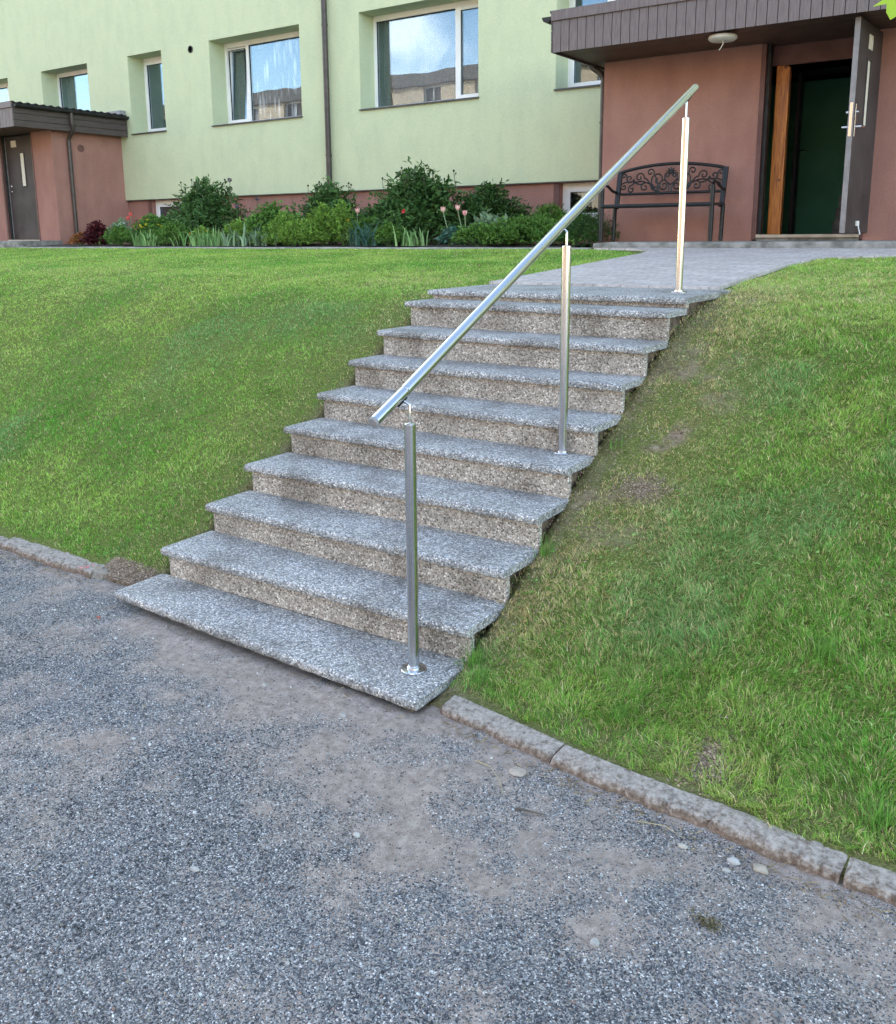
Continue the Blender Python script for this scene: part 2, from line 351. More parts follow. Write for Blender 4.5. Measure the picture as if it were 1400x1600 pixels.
def turf_mat():
    m, nt, b, N, L = new_mat('thatch')
    tc = N('ShaderNodeTexCoord'); mp = N('ShaderNodeMapping'); mp.inputs['Rotation'].default_value = (0, 0, .7); mp.inputs['Scale'].default_value = (1, 2.2, 1)
    n = N('ShaderNodeTexNoise'); n.inputs['Scale'].default_value = 70; n.inputs['Detail'].default_value = 9; n.inputs['Roughness'].default_value = .75; n.inputs['Distortion'].default_value = 1.5
    L(tc.outputs['Object'], mp.inputs[0]); L(mp.outputs[0], n.inputs[0])
    r = ramp(N, [(.34, (.02, .03, .01)), (.46, (.11, .14, .035)), (.56, (.22, .27, .07)), (.70, (.42, .38, .17))]); L(n.outputs[0], r.inputs[0])
    n3 = N('ShaderNodeTexNoise'); n3.inputs['Scale'].default_value = 30; n3.inputs['Detail'].default_value = 8; n3.inputs['Roughness'].default_value = .75; L(tc.outputs['Object'], n3.inputs[0])
    r3 = ramp(N, [(.36, (.10, .065, .04)), (.5, (.29, .215, .155)), (.66, (.50, .40, .31))]); L(n3.outputs[0], r3.inputs[0])
    a = N('ShaderNodeAttribute'); a.attribute_name = 'tint'; sa = N('ShaderNodeSeparateColor'); L(a.outputs['Color'], sa.inputs[0])
    mx = N('ShaderNodeMix'); mx.data_type = 'RGBA'; L(sa.outputs[0], mx.inputs[0]); L(r.outputs[0], mx.inputs[6]); L(r3.outputs[0], mx.inputs[7]); L(mx.outputs[2], b.inputs['Base Color'])
    bp = N('ShaderNodeBump'); bp.inputs['Strength'].default_value = 1; bp.inputs['Distance'].default_value = .012; L(n.outputs[0], bp.inputs['Height']); L(bp.outputs[0], b.inputs['Normal'])
    b.inputs['Roughness'].default_value = .95; b.inputs['Specular IOR Level'].default_value = .1; return m
M['turf'] = turf_mat()
def lace_mat():
    m, nt, b, N, L = new_mat('lace_curtain')
    tc = N('ShaderNodeTexCoord'); mp = N('ShaderNodeMapping'); mp.inputs['Scale'].default_value = (1, 1, .16)
    v = N('ShaderNodeTexVoronoi'); v.inputs['Scale'].default_value = 13; L(tc.outputs['Object'], mp.inputs[0]); L(mp.outputs[0], v.inputs['Vector'])
    r = ramp(N, [(.12, (.9, .9, .9)), (.50, (.16, .16, .16))]); L(v.outputs['Distance'], r.inputs[0])
    b.inputs['Base Color'].default_value = (.8, .82, .84, 1); b.inputs['Roughness'].default_value = .9
    L(r.outputs[0], b.inputs['Alpha']); return m
M['lace'] = lace_mat()
def sheer_mat():
    m, nt, b, N, L = new_mat('sheer_curtain'); b.inputs['Base Color'].default_value = (.75, .76, .78, 1); b.inputs['Alpha'].default_value = .28; b.inputs['Roughness'].default_value = .9; return m
M['sheer'] = sheer_mat()

# ------------------------------------------------------------------ the ground: yard, banks, path, flower bed
def terrain_h(x, y):
    """surface of the grass bank and the upper lawn"""
    x = np.asarray(x, float); y = np.asarray(y, float)
    xp = [-5, .10, .30, .6, 1.0, 1.5, 2.0, 2.45, 2.8, 3.4, 4.6, 6.0, 6.9, 9.0, 40]
    zp = [-.07, -.055, .0, .155, .365, .635, .905, 1.115, 1.20, 1.262, 1.33, 1.405, 1.452, 1.47, 1.5]
    y0_ = y; yk = np.where(x > 1.0, np.interp(x, [1.8, 2.28, 3.16, 5], [.05, -.02, -.093, -.13]), .155)
    y = y+np.where((x > 1.76) | (x < -.04), (.26-(yk+.10))*np.clip(1-np.clip(y, 0, 9)/1.2, 0, 1), 0)
    z = np.interp(y, xp, zp)
    # soften the kinks
    z = (z+np.interp(y-.12, xp, zp)+np.interp(y+.12, xp, zp))/3
    bump = (fbm(x, y, 1.1, 3)-.5)*.06+(fbm(x, y, .28, 9)-.5)*.018
    on = np.clip((y-.25)/.5, 0, 1)*np.clip((7.0-y)/.6, 0, 1)
    side = np.clip(np.minimum(np.abs(x-(-.05)), np.abs(x-1.8))/.5, .15, 1)
    z = z+bump*on*side
    y = y0_
    z = np.where(y < yk+.03, -.16, z)
    # trough worn along the right flank of the stairs, slight one on the left
    near = np.exp(-((x-1.76)/.07)**2)*np.clip((y-.1)/.2, 0, 1)*np.clip((3.0-y)/.3, 0, 1)
    z = z-.016*near+.002*np.clip((x-1.70)/.08, 0, 1)*np.clip((y-.35)/.3, 0, 1)*np.clip((2.9-y)/.4, 0, 1)
    lf = np.exp(-((x+.02)/.06)**2)*np.clip((y-.1)/.2, 0, 1)*np.clip((2.9-y)/.3, 0, 1)
    z = z-.02*lf
    # right bank swells a little away from the stairs
    z = z+.03*np.clip((x-2.0)/1.0, 0, 1)*np.clip((y-.5)/.8, 0, 1)*np.clip((3.4-y)/.8, 0, 1)
    z = np.where((x > -.02) & (x < 1.70) & (y > .02) & (y < 3.3), z-.10-.08*np.clip((y-.2)/.3,0,1), z)   # under the stairs
    return z
def grid_mesh(name, xs, ys, hf, mat, cf=None):
    X, Y = np.meshgrid(xs, ys); Z = hf(X, Y); nx, ny = len(xs), len(ys)
    V = np.stack([X.ravel(), Y.ravel(), Z.ravel()], 1)
    i = np.arange(nx*ny).reshape(ny, nx)
    F = np.stack([i[:-1, :-1].ravel(), i[:-1, 1:].ravel(), i[1:, 1:].ravel(), i[1:, :-1].ravel()], 1)
    o = np_mesh(name, V, F, mat, cf(X.ravel(), Y.ravel()) if cf else None, smooth=True)
    return tag(o, kind='structure')
def seq(*parts):
    out = []
    for a, b, s in parts: out += list(np.arange(a, b, s))
    return np.array(sorted(set(np.round(out, 4))))
def bare(x, y):
    """0..1 how bare and dusty the yard is"""
    b = (fbm(x, y, .42, 21, 6)-.5)*2.0+(fbm(x, y, .10, 27, 4)-.5)*1.6+.34
    b = b+.85*np.exp(-(((x-.9)/.75)**2+((y+.02)/.2)**2))+.6*np.exp(-(((x-1.15)/.3)**2+((y+.28)/.2)**2))
    b = b+.6*np.exp(-((y-.0)/.09)**2)*(x > 1.75)+.25*np.exp(-((y-.12)/.12)**2)*(x < -.1)
    b = b-.30*np.clip((-y-.45)/.6, 0, 1)
    return np.clip(b, 0, 1)
def yard_h(x, y):
    near = (np.abs(x) < 8) & (np.abs(y) < 8)
    return -.046+np.where(near, (fbm(x, y, .5, 31)-.5)*.025+(fbm(x, y, .12, 33)-.5)*.008, 0)-.010*np.exp(-((y-.06)/.06)**2)*(x < 1.74)*(x > -.06)
gx = seq((-900, -60, 60), (-60, -8, 4), (-8, -2.4, .2), (-2.4, 5, .025), (5, 10, .25), (10, 60, 4), (60, 900, 60))
gy = seq((-900, -60, 60), (-60, -8, 4), (-8, -2.4, .2), (-2.4, .5, .025), (.5, 8, .5), (8, 60, 4), (60, 900, 60))
grid_mesh('ground', gx, gy, yard_h, M['yard'], lambda x, y: np.stack([bare(x, y)]*3, 1))
PATCH = ((2.03, 1.27, .10, .06), (2.735, .17, .05, .08))
def bank_bare(x, y):
    w_ = np.exp(-((x-2.0)/.22)**2)*np.exp(-((y-1.65)/.75)**2)
    p = sum(np.exp(-(((x-px)/a)**2+((y-py)/b)**2)) for px, py, a, b in PATCH)*.8+1.1*w_*np.clip((fbm(x, y, .17, 88, 4)-.5)*6, 0, 1)
    p = p+1.3*((x > -.42) & (x < .02) & (y < .32))+.35*np.exp(-((x-1.77)/.06)**2)*(y < 3.3)+.5*np.exp(-((x+.02)/.06)**2)*(y < 3)+.2*(y < .2)
    return np.clip(p*(.6+.9*fbm(x, y, .06, 97)), 0, 1)
bx_ = seq((-30, -8, .5), (-8, -3, .12), (-3, 5, .045), (5, 9, .2), (9, 30, 1))
by_ = seq((-.16, .6, .02), (.6, 3.6, .04), (3.6, 9.6, .12), (9.6, 30, 2))
grid_mesh('grass_bank', bx_, by_, terrain_h, M['turf'], lambda x, y: np.stack([bank_bare(x, y)]*3, 1))

def path_z(y): return 1.272+.052*(y-3.3)
def make_path():
    b = MB(); z = path_z
    L_ = [(-.03, 3.34), (-.03, 4.2), (-.04, 5.4), (-.05, 6.2), (-.12, 6.6), (-.35, 6.82), (-.9, 6.945)]
    R_ = [(1.66, 3.34), (1.63, 4.2), (1.65, 5.3), (1.74, 5.85), (2.1, 6.05), (3.2, 6.12), (14, 6.3)]
    vs = []; n = len(L_)
    for (a, c) in zip(L_, R_):
        vs += [(a[0], a[1], z(a[1])+.012), (c[0], c[1], z(c[1])+.012)]
    fs = [(2*i, 2*i+1, 2*i+3, 2*i+2) for i in range(n-1)]
    vs += [(14, 6.945, z(6.945)+.012)]; fs.append((2*(n-1), 2*(n-1)+1, len(vs)-1))
    k = len(vs); vs2 = [(x, y, zz-.08) for x, y, zz in vs]
    b.add(vs+vs2, fs+[tuple(i+k for i in f[::-1]) for f in fs]+[(2*i+2, 2*i+2+k, 2*i+k, 2*i) for i in range(n-1)]+[(2*i+1, 2*i+1+k, 2*i+3+k, 2*i+3) for i in range(n-1)]+[(0, k, k+1, 1)])
    tag(b.build('path', M['pavers']), kind='structure')
make_path()
def bed():
    xs = seq((-12.2, -1.24, .08)); ys = seq((7.02, 9.4, .08))
    grid_mesh('flower_bed_soil', xs, ys, lambda x, y: 1.475+.03*np.sin(np.clip((y-7.0)/2.3, 0, 1)*3.1)+(fbm(x, y, .2, 41)-.5)*.04, M['bed'])
bed()
def edging():
    x = -12.3; i = 0
    segs = []
    while x < -1.0: segs.append((x, min(x+1.0, -.96))); x += 1.0
    b = MB()
    for a, c in segs: b.box(a+.003, c-.003, 6.93, 7.03, 1.30, 1.478+random.uniform(-.003, .004))
    tag(b.build('bed_edging', M['slate'], bevel=.006), 'low pale concrete edging strip between lawn and flower bed', 'edging')
edging()

# ------------------------------------------------------------------ stairs
ZB = [-.024, .121, .268, .417, .565, .712, .866, 1.020, 1.176, 1.236]            # underside of each tread
FL = [(-.030, .034), (.004, .275), (.004, .562), (.010, .832), (.014, 1.128), (.014, 1.402), (.006, 1.692), (.010, 1.965), (-.006, 2.272), (.000, 2.515)]
FR = [(1.745, -.019), (1.746, .312), (1.745, .580), (1.735, .866), (1.730, 1.148), (1.740, 1.398), (1.738, 1.700), (1.740, 1.972), (1.738, 2.268), (1.742, 2.545)]
TH = .036
def tread_mesh(k):
    (xl, yl), (xr, yr) = FL[k], FR[k]; zb = ZB[k]; zt = zb+TH
    if k < 9: bl, br = FL[k+1][1]+.034, FR[k+1][1]+.034
    else: bl, br = 3.34, 3.36
    n = 46; rs = np.random.RandomState(100+k)
    prof = [(0.004, -.0), (0, .006), (0, TH-.016), (.004, TH-.007), (.012, TH-.001), (.022, TH)]
    V = []; F = []
    m = len(prof)+2
    for i in range(n+1):
        t = i/n; x = xl+(xr-xl)*t; y0 = yl+(yr-yl)*t; y1 = bl+(br-bl)*t
        e = 1 if 0 < i < n else 0
        wob = rs.normal(0, .0012); sag = (-.004*math.sin(t*3.1) if k == 0 else 0)
        endr = .004 if (i == 0 or i == n) else 0
        for (a, h) in prof:
            V.append((x, y0+a+wob+endr, zb+h+sag+(rs.normal(0, .0016) if h == 0 else 0)-(.003 if not e and h > TH-.01 else 0)))
        V.append((x, y1, zt+sag-(.003 if not e else 0))); V.append((x, y1, zb+sag))
    for i in range(n):
        for j in range(m):
            j2 = (j+1) % m
            F.append((i*m+j, (i+1)*m+j, (i+1)*m+j2, i*m+j2))
    F.append(tuple(range(m))); F.append(tuple(n*m+j for j in range(m))[::-1])
    b = MB(); b.add(V, F); return b
stairs = empty('staircase', (.87, 0, -.06), 'flight of ten washed-pebble concrete steps climbing the grass bank', 'stairs')
for k in range(10):
    tread_mesh(k).build('tread', M['tread'], stairs, bevel=0, smooth=True)
    if k:
        (xl, yl), (xr, yr) = FL[k], FR[k]; o = .032 if k < 9 else .03
        z0, z1 = ZB[k-1]+TH-.002, ZB[k]+.001
        b = MB()
        b.hexa([(xl+.028, yl+o, z0), (xr-.004, yr+o, z0), (xr-.004, yr+o+.03, z0), (xl+.028, yl+o+.03, z0)],
               [(xl+.028, yl+o, z1), (xr-.004, yr+o, z1), (xr-.004, yr+o+.03, z1), (xl+.028, yl+o+.03, z1)])
        b.build('riser', M['riser'], stairs, bevel=.003)
core = MB()
for k in range(10):
    y0 = max(FL[k][1], FR[k][1])+.066; y1 = (FL[k+1][1]+.05) if k < 9 else 3.3
    core.box(.06, 1.70, y0, y1, -.12, ZB[k]-.002)
core.build('stair_core', M['core'], stairs)
# broken mortar pad under the lower right corner
pad = MB(); pad.hexa([(1.52, .03, -.09), (1.72, .0, -.09), (1.73, .2, -.09), (1.52, .2, -.09)], [(1.56, .05, -.028), (1.71, .01, -.028), (1.72, .2, -.028), (1.56, .2, -.028)])
pad.build('mortar_pad', M['soil'], stairs, bevel=.008)

# ------------------------------------------------------------------ handrail
rail = empty('handrail', (1.55, .21, .01), 'brushed steel handrail on three round posts rising beside the steps', 'handrail')
RX = 1.552
J = [(RX, .030, .990), (RX, .212, 1.074), (RX, 1.449, 1.681), (RX, 2.945, 2.397), (RX, 3.075, 2.460)]
b = MB(); b.tube([J[0], J[1]], .0205, 28).build('rail_end', M['railsteel'], rail, smooth=True)
b = MB(); b.tube([J[1], J[2]], .0218, 28).build('rail_tube', M['railsteel'], rail, smooth=True)
b = MB(); b.tube([J[2], J[3]], .0218, 28).build('rail_tube', M['railsteel'], rail, smooth=True)
b = MB(); b.tube([J[3], J[4]], .0205, 28).build('rail_end', M['railsteel'], rail, bevel=.005, smooth=True)
d = (Vector(J[1])-Vector(J[0])).normalized(); c0 = Vector(J[0])
b = MB(); b.tube([c0-d*.012, c0+d*.004], .0200, 28).build('end_cap', M['flash'], rail, bevel=.003, smooth=True)
for q in (1, 2, 3):
    dd = (Vector(J[q+1])-Vector(J[q-1])).normalized(); p = Vector(J[q])
    b = MB(); b.tube([p-dd*.006, p+dd*.006], .0226, 28).build('joint_collar', M['railsteel'], rail, smooth=True)
for (px_, py, pz, top, jy, jz) in ((1.596, .176, ZB[0]+TH, .958, .212, 1.074), (1.580, 1.405, ZB[4]+TH, 1.564, 1.449, 1.681), (1.548, 2.950, ZB[9]+TH, 2.272, 2.945, 2.397)):
    post = MB(); post.tube([(px_, py, pz+.006), (px_, py, top)], .0212, 28)
    po = post.build('post', M['steel'], rail, smooth=True)
    MB().lathe((px_, py, pz), [(.050, 0), (.050, .005), (.047, .008), (.026, .009), (.0255, .016), (.022, .018)], 32).build('base_plate', M['steel'], po, smooth=True)
    MB().lathe((px_, py, top), [(.0212, 0), (.021, .003), (.017, .006), (.006, .007)], 28).build('post_cap', M['steel'], po, smooth=True)
    zr = jz-.0215+(py-jy)*.49
    MB().tube([(px_, py, top+.004), (px_, py, zr-.012), (px_, py+.001, zr-.006), (RX+(px_-RX)*.45, py+.004, zr+.004)], .0056, 12).build('support_pin', M['steel'], po, smooth=True)
    MB().hexa([(RX-.012, py-.02, zr-.014), (RX+.012, py-.02, zr-.014), (RX+.012, py+.03, zr+.0105), (RX-.012, py+.03, zr+.0105)],
              [(RX-.012, py-.02, zr-.004), (RX+.012, py-.02, zr-.004), (RX+.012, py+.03, zr+.0205), (RX-.012, py+.03, zr+.0205)]).build('saddle', M['iron'], po)

# ------------------------------------------------------------------ kerbs
def kerb(p0, p1, w, label, top=.0, h=.16, seed=0, drop=-.014, g='old kerb stones along the foot of the bank'):
    top += drop; rs = np.random.RandomState(seed); a = Vector((*p0, 0)); c = Vector((*p1, 0)); t = (c-a); Ln = t.length; t.normalize(); nrm = Vector((-t.y, t.x, 0))
    n = max(6, int(Ln/.012)); V = []; prof = [(0, -h), (0, top-.014), (.006, top-.005), (.016, top), (w-.012, top+.004), (w, top-.008), (w, -h)]
    m = len(prof); F = []
    for i in range(n+1):
        s = i/n*Ln; e = .006 if i in (0, n) else 0
        base = a+t*s; chip = .004+abs(rs.normal(0, .004)) if vnoise(s+seed*5, 0, .05, 52) > .55 else 0
        lat = (vnoise(s+seed*3.1, 0, .25, 50)-.5)*.014+(vnoise(s+seed*3.1, 0, .06, 51)-.5)*.004
        for j, (o, z) in enumerate(prof):
            q = base+nrm*(o+lat+(chip if j in (1, 2) else 0)); V.append((q.x, q.y, z-(e+chip*.8 if j in (1, 2, 3) else 0)+rs.normal(0, .0008)))
    for i in range(n):
        for j in range(m): j2 = (j+1) % m; F.append((i*m+j, (i+1)*m+j, (i+1)*m+j2, i*m+j2))
    F.append(tuple(range(m))); F.append(tuple(n*m+j for j in range(m))[::-1])
    o = MB().add(V, F).build('kerb_stone', M['kerbmix'], smooth=True)
    tag(o, label, 'kerb', g); return o
def kerb_material():
    m, nt, b, N, L = new_mat('kerb_concrete')
    tc = N('ShaderNodeTexCoord'); n = N('ShaderNodeTexNoise'); n.inputs['Scale'].default_value = 60; n.inputs['Detail'].default_value = 12; n.inputs['Roughness'].default_value = .7
    L(tc.outputs['Object'], n.inputs[0]); r = ramp(N, [(.32, (.15, .13, .11)), (.5, (.32, .285, .25)), (.68, (.46, .415, .37))]); L(n.outputs[0], r.inputs[0])
    # clay splashed up the front face from the yard: a band with a ragged upper edge
    se = N('ShaderNodeSeparateXYZ'); L(tc.outputs['Object'], se.inputs[0])
    a = N('ShaderNodeMath'); a.operation = 'MULTIPLY_ADD'; a.inputs[1].default_value = .11; L(n.outputs[0], a.inputs[0]); L(se.outputs['Z'], a.inputs[2])
    r2 = ramp(N, [(.018, (1, 1, 1)), (.045, (0, 0, 0))]); L(a.outputs[0], r2.inputs[0])
    cl = ramp(N, [(.35, (.12, .085, .062)), (.65, (.27, .19, .14))]); L(n.outputs[0], cl.inputs[0])
    mx = N('ShaderNodeMix'); mx.data_type = 'RGBA'; L(r2.outputs[0], mx.inputs[0]); L(r.outputs[0], mx.inputs[6]); L(cl.outputs[0], mx.inputs[7]); L(mx.outputs[2], b.inputs['Base Color'])
    n2 = N('ShaderNodeTexNoise'); n2.inputs['Scale'].default_value = 160; n2.inputs['Detail'].default_value = 6; L(tc.outputs['Object'], n2.inputs[0])
    bp = N('ShaderNodeBump'); bp.inputs['Strength'].default_value = .9; bp.inputs['Distance'].default_value = .006; L(n2.outputs[0], bp.inputs['Height']); L(bp.outputs[0], b.inputs['Normal'])
    b.inputs['Roughness'].default_value = .95; return m
M['kerbmix'] = kerb_material()
kerb((1.80, .05), (2.275, -.02), .100, 'weathered kerb stone touching the lower right corner of the steps', .005, seed=1)
kerb((2.285, -.022), (3.158, -.093), .100, 'long weathered kerb stone in the middle of the right row below the grass', .003, seed=2)
kerb((3.168, -.095), (4.1, -.12), .100, 'kerb stone at the right edge of the photo past the cracked joint', .002, seed=3)
kerb((4.11, -.12), (5.1, -.13), .100, 'kerb stone beyond the right edge of the photo', .002, seed=4)
kerb((-1.22, .155), (-.395, .150), .125, 'grey kerb stone ending short of the lowest step on the left', .004, seed=5)
kerb((-2.23, .17), (-1.232, .157), .100, 'kerb stone at the left edge of the photo below the green lawn', -.004, seed=6)
kerb((-3.3, .19), (-2.24, .17), .100, 'kerb stone beyond the left edge of the photo', -.004, seed=7)
# ------------------------------------------------------------------ the green apartment house
YG, YF = 9.30, 9.66                     # face of the wall, plane of the window frames
house = empty('apartment_house', (-8, 12, 1.5), 'long pale green rendered apartment house with white framed windows', 'apartment house')
def wall_with_holes(x0, x1, z0, z1, y, depth, holes):
    b = MB(); xs = sorted({x0, x1}|{h[0] for h in holes}|{h[1] for h in holes}); zs = sorted({z0, z1}|{h[2] for h in holes}|{h[3] for h in holes})
    for i in range(len(xs)-1):
        for j in range(len(zs)-1):
            cx, cz = (xs[i]+xs[i+1])/2, (zs[j]+zs[j+1])/2
            if any(h[0] < cx < h[1] and h[2] < cz < h[3] for h in holes): continue
            b.add([(xs[i], y, zs[j]), (xs[i+1], y, zs[j]), (xs[i+1], y, zs[j+1]), (xs[i], y, zs[j+1])], [(0, 1, 2, 3)])
    for h in holes:
        a, c, d, e = h[:4]; qs = [(0, 1, 5, 4), (1, 2, 6, 5), (2, 3, 7, 6), (3, 0, 4, 7)]
        if len(h) > 4: qs.pop(h[4])
        b.add([(a, y, d), (c, y, d), (c, y, e), (a, y, e), (a, y+depth, d), (c, y+depth, d), (c, y+depth, e), (a, y+depth, e)], qs)
    return b
WIN = [(-18.0, -15.92, 3.59, 5.02), (-14.68, -13.10, 3.59, 5.02), (-11.83, -10.84, 3.59, 5.01), (-9.55, -7.38, 3.585, 5.02), (-6.12, -3.91, 3.59, 5.03), (-2.655, -.45, 3.58, 5.02)]
BASE = [(-11.5, -10.2, 1.80, 2.33), (-2.6, -1.30, 1.79, 2.33)]
H_TOP = 10.6
DOORWAY = [(-.05, 1.86, 2.35, 3.56, 0)]; DOORWAY2 = [(-.05, 1.86, 1.3, 2.345, 2)]
wall_with_holes(-60, 14, 2.35, H_TOP, YG, .42, WIN+DOORWAY).build('wall', M['green'], house)
b = MB(); b.box(-60, -.06, YG+.002, YG+.08, 2.335, 2.348); b.build('drip_edge', M['sill'], house)
b = MB(); b.box(1.87, 14, YG+.002, YG+.08, 2.335, 2.348); b.build('drip_edge', M['sill'], house)
b = wall_with_holes(-60, 14, 1.0, 2.345, YG+.07, .14, BASE+DOORWAY2); b.build('plinth', M['pink'], house)
b = MB(); b.box(-60, 14, YG+.5, 20.5, 1.0, H_TOP-.02); b.box(-34, -33.9, YG+.01, YG+.6, 2.4, H_TOP-.02); b.box(13.9, 14, YG+.01, YG+.6, 2.4, H_TOP-.02)
def hollow(b):  # the masonry core starts well behind the rooms
    pass
core_b = MB(); core_b.box(-60, 14, 11.6, 20.5, 1.0, H_TOP-.02); core_b.box(-60, -19, YG+.45, 11.6, 1.0, H_TOP-.02); core_b.box(-60, 14, YG+.45, 11.6, 5.4, H_TOP-.02); core_b.box(2.4, 14, YG+.45, 11.6, 1.0, 5.4)
core_b.build('rear_wall', M['green'], house)
b = MB(); b.box(-60.3, 14.3, 9.0, 20.8, H_TOP, H_TOP+.25); b.build('roof', M['roof'], house)
def ring(b, x0, x1, z0, z1, w, y0, y1, wt=None, wb=None):
    wt = wt or w; wb = wb or w
    b.box(x0, x0+w, y0, y1, z0, z1); b.box(x1-w, x1, y0, y1, z0, z1)
    b.box(x0+w, x1-w, y0, y1, z0, z0+wb); b.box(x0+w, x1-w, y0, y1, z1-wt, z1)
def pane(x0, x1, z0, z1, y, par): 
    b = MB(); b.box(x0, x1, y, y+.012, z0, z1); return b.build('pane', M['glass'], par)
def curtain(x0, x1, z0, z1, y, par, mat, amp=.02, pitch=.09, name='curtain'):
    n = max(6, int((x1-x0)/.012)); b = MB(); vs = []; ph = random.uniform(0, 6)
    for i in range(n+1):
        x = x0+(x1-x0)*i/n; o = amp*math.sin(2*math.pi*x/pitch+ph)+amp*.5*math.sin(2*math.pi*x/(pitch*2.7)+ph*2)
        vs += [(x, y+o, z0), (x, y+o*.6, z1)]
    b.add(vs, [(2*i, 2*i+2, 2*i+3, 2*i+1) for i in range(n)])
    return b.build(name, mat, par, smooth=True)
def window(x0, x1, z0, z1, splits, label, yf=YF, sash=(), tilt=None, room=True):
    """splits: x positions of mullions; sash: indices of lights that have an opening sash"""
    f = MB(); ring(f, x0, x1, z0+.015, z1, .055, yf, yf+.07, wt=.085)
    xs = [x0+.055]+list(splits)+[x1-.055]
    for s in splits: f.box(s-.03, s+.03, yf+.001, yf+.069, z0+.07, z1-.085)
    fr = f.build('window', M['pvc'], house, bevel=.004); fr['label'] = label
    for i in range(len(xs)-1):
        a = xs[i]+(.03 if i else 0); c = xs[i+1]-(.03 if i < len(xs)-2 else 0); lo, hi = z0+.07, z1-.085
        if i in sash:
            s = MB(); ring(s, a-.012, c+.012, lo-.012, hi+.012, .055, yf-.014, yf+.05)
            so = s.build('sash', M['pvc'], fr, bevel=.004)
            p = pane(a+.043, c-.043, lo+.043, hi-.043, yf+.02, fr)
            g = MB(); ring(g, a+.040, c-.040, lo+.040, hi-.040, .006, yf+.006, yf+.03); g.build('gasket', M['seal'], fr)
            if tilt == i:
                for ob in (so, p):
                    for v in ob.data.vertices:
                        v.co.y += (v.co.z+wloc(fr).z-lo)*.055
        else:
            pane(a, c, lo, hi, yf+.03, fr); g = MB(); ring(g, a, c, lo, hi, .007, yf+.022, yf+.045); g.build('gasket', M['seal'], fr)
    s = MB(); s.hexa([(x0-.012, YG-.035, z0-.022), (x1+.012, YG-.035, z0-.022), (x1+.012, YG+.003, z0-.022), (x0-.012, YG+.003, z0-.022)],
                     [(x0-.012, YG-.035, z0-.004), (x1+.012, YG-.035, z0-.004), (x1+.012, YG+.003, z0+.004), (x0-.012, YG+.003, z0+.004)])
    s.hexa([(x0+.002, YG+.004, z0+.003), (x1-.002, YG+.004, z0+.003), (x1-.002, yf-.002, z0+.003), (x0+.002, yf-.002, z0+.003)],
           [(x0+.002, YG+.004, z0+.006), (x1-.002, YG+.004, z0+.006), (x1-.002, yf-.002, z0+.022), (x0+.002, yf-.002, z0+.022)])
    s.build('window_sill', M['sill'], fr)
    if room:
        r = MB(); e = .3; Y0, Y1 = yf+.075, yf+1.7
        X0, X1, Z0, Z1 = x0-e, x1+e, z0-.6, z1+.3
        r.add([(X0, Y0, Z0), (X1, Y0, Z0), (X1, Y0, Z1), (X0, Y0, Z1), (X0, Y1, Z0), (X1, Y1, Z0), (X1, Y1, Z1), (X0, Y1, Z1)], [(4, 5, 6, 7), (0, 1, 5, 4), (1, 2, 6, 5), (2, 3, 7, 6), (3, 0, 4, 7)])
        r.build('interior', M['room'], fr)
    return fr
w = window(*WIN[0], (-16.55,), 'window at the far left edge of the photo', sash=(1,))
w = window(*WIN[1], (), 'window above the left porch roof')
curtain(-14.6, -14.25, 3.7, 4.95, YF+.16, w, M['drape'])
w = window(*WIN[2], (), 'narrow single window right of the left porch', sash=(0,))
curtain(-11.3, -11.02, 3.7, 4.95, YF+.2, w, M['lace'])
b = MB(); b.lathe((-11.2, YF+.2, 3.62), [(.05, 0), (.07, .12), (.075, .13)], 16); b.build('flower_pot', M['drape'], w)
w = window(*WIN[3], (-8.98,), 'window with lace curtain and tilted left sash', sash=(0,), tilt=0)
curtain(-9.5, -9.0, 3.66, 4.95, YF+.16, w, M['drape'], .03, .13); curtain(-8.95, -7.42, 3.66, 4.95, YF+.105, w, M['lace'], .015, .11)
w = window(*WIN[4], (-4.52,), 'big window left of the porch with a narrow right sash', sash=(1,))
curtain(-6.05, -5.85, 3.66, 4.97, YF+.18, w, M['drape'], .02, .1); curtain(-5.85, -3.95, 3.66, 4.97, YF+.12, w, M['sheer'], .014, .12)
w = window(*WIN[5], (-2.0,), 'window half hidden by the porch roof', sash=(0,))
def base_window(x0, x1, z0, z1, label):
    yf = YG+.16; f = MB(); ring(f, x0+.0, x1, z0, z1, .09, yf, yf+.06); fr = f.build('basement_window', M['pvc'], house, bevel=.004); fr['label'] = label
    s = MB(); ring(s, x0+.08, x1-.08, z0+.08, z1-.08, .045, yf-.012, yf+.03); s.build('sash', M['pvc'], fr, bevel=.004)
    g = MB(); ring(g, x0+.125, x1-.125, z0+.125, z1-.125, .007, yf+.002, yf+.02); g.build('gasket', M['seal'], fr)
    pane(x0+.125, x1-.125, z0+.125, z1-.125, yf+.01, fr)
    b = MB(); b.box(x0-.02, x1+.02, YG+.03, yf-.001, z0-.03, z0-.004); b.build('window_sill', M['sill'], fr)
    b = MB(); b.box(x0-.09, x0-.001, YG+.055, YG+.075, z0-.1, z1); b.build('dark_jamb', M['maroon'], fr)
    r = MB(); X0, X1, Z0, Z1, Y0, Y1 = x0, x1, z0-.3, z1, yf+.065, yf+1.2
    r.add([(X0, Y0, Z0), (X1, Y0, Z0), (X1, Y0, Z1), (X0, Y0, Z1), (X0, Y1, Z0), (X1, Y1, Z0), (X1, Y1, Z1), (X0, Y1, Z1)], [(4, 5, 6, 7), (0, 1, 5, 4), (1, 2, 6, 5), (2, 3, 7, 6), (3, 0, 4, 7)])
    r.build('interior', M['room'], fr)
base_window(*BASE[0], 'basement window behind the tall peony'); base_window(*BASE[1], 'basement window left of the bench')
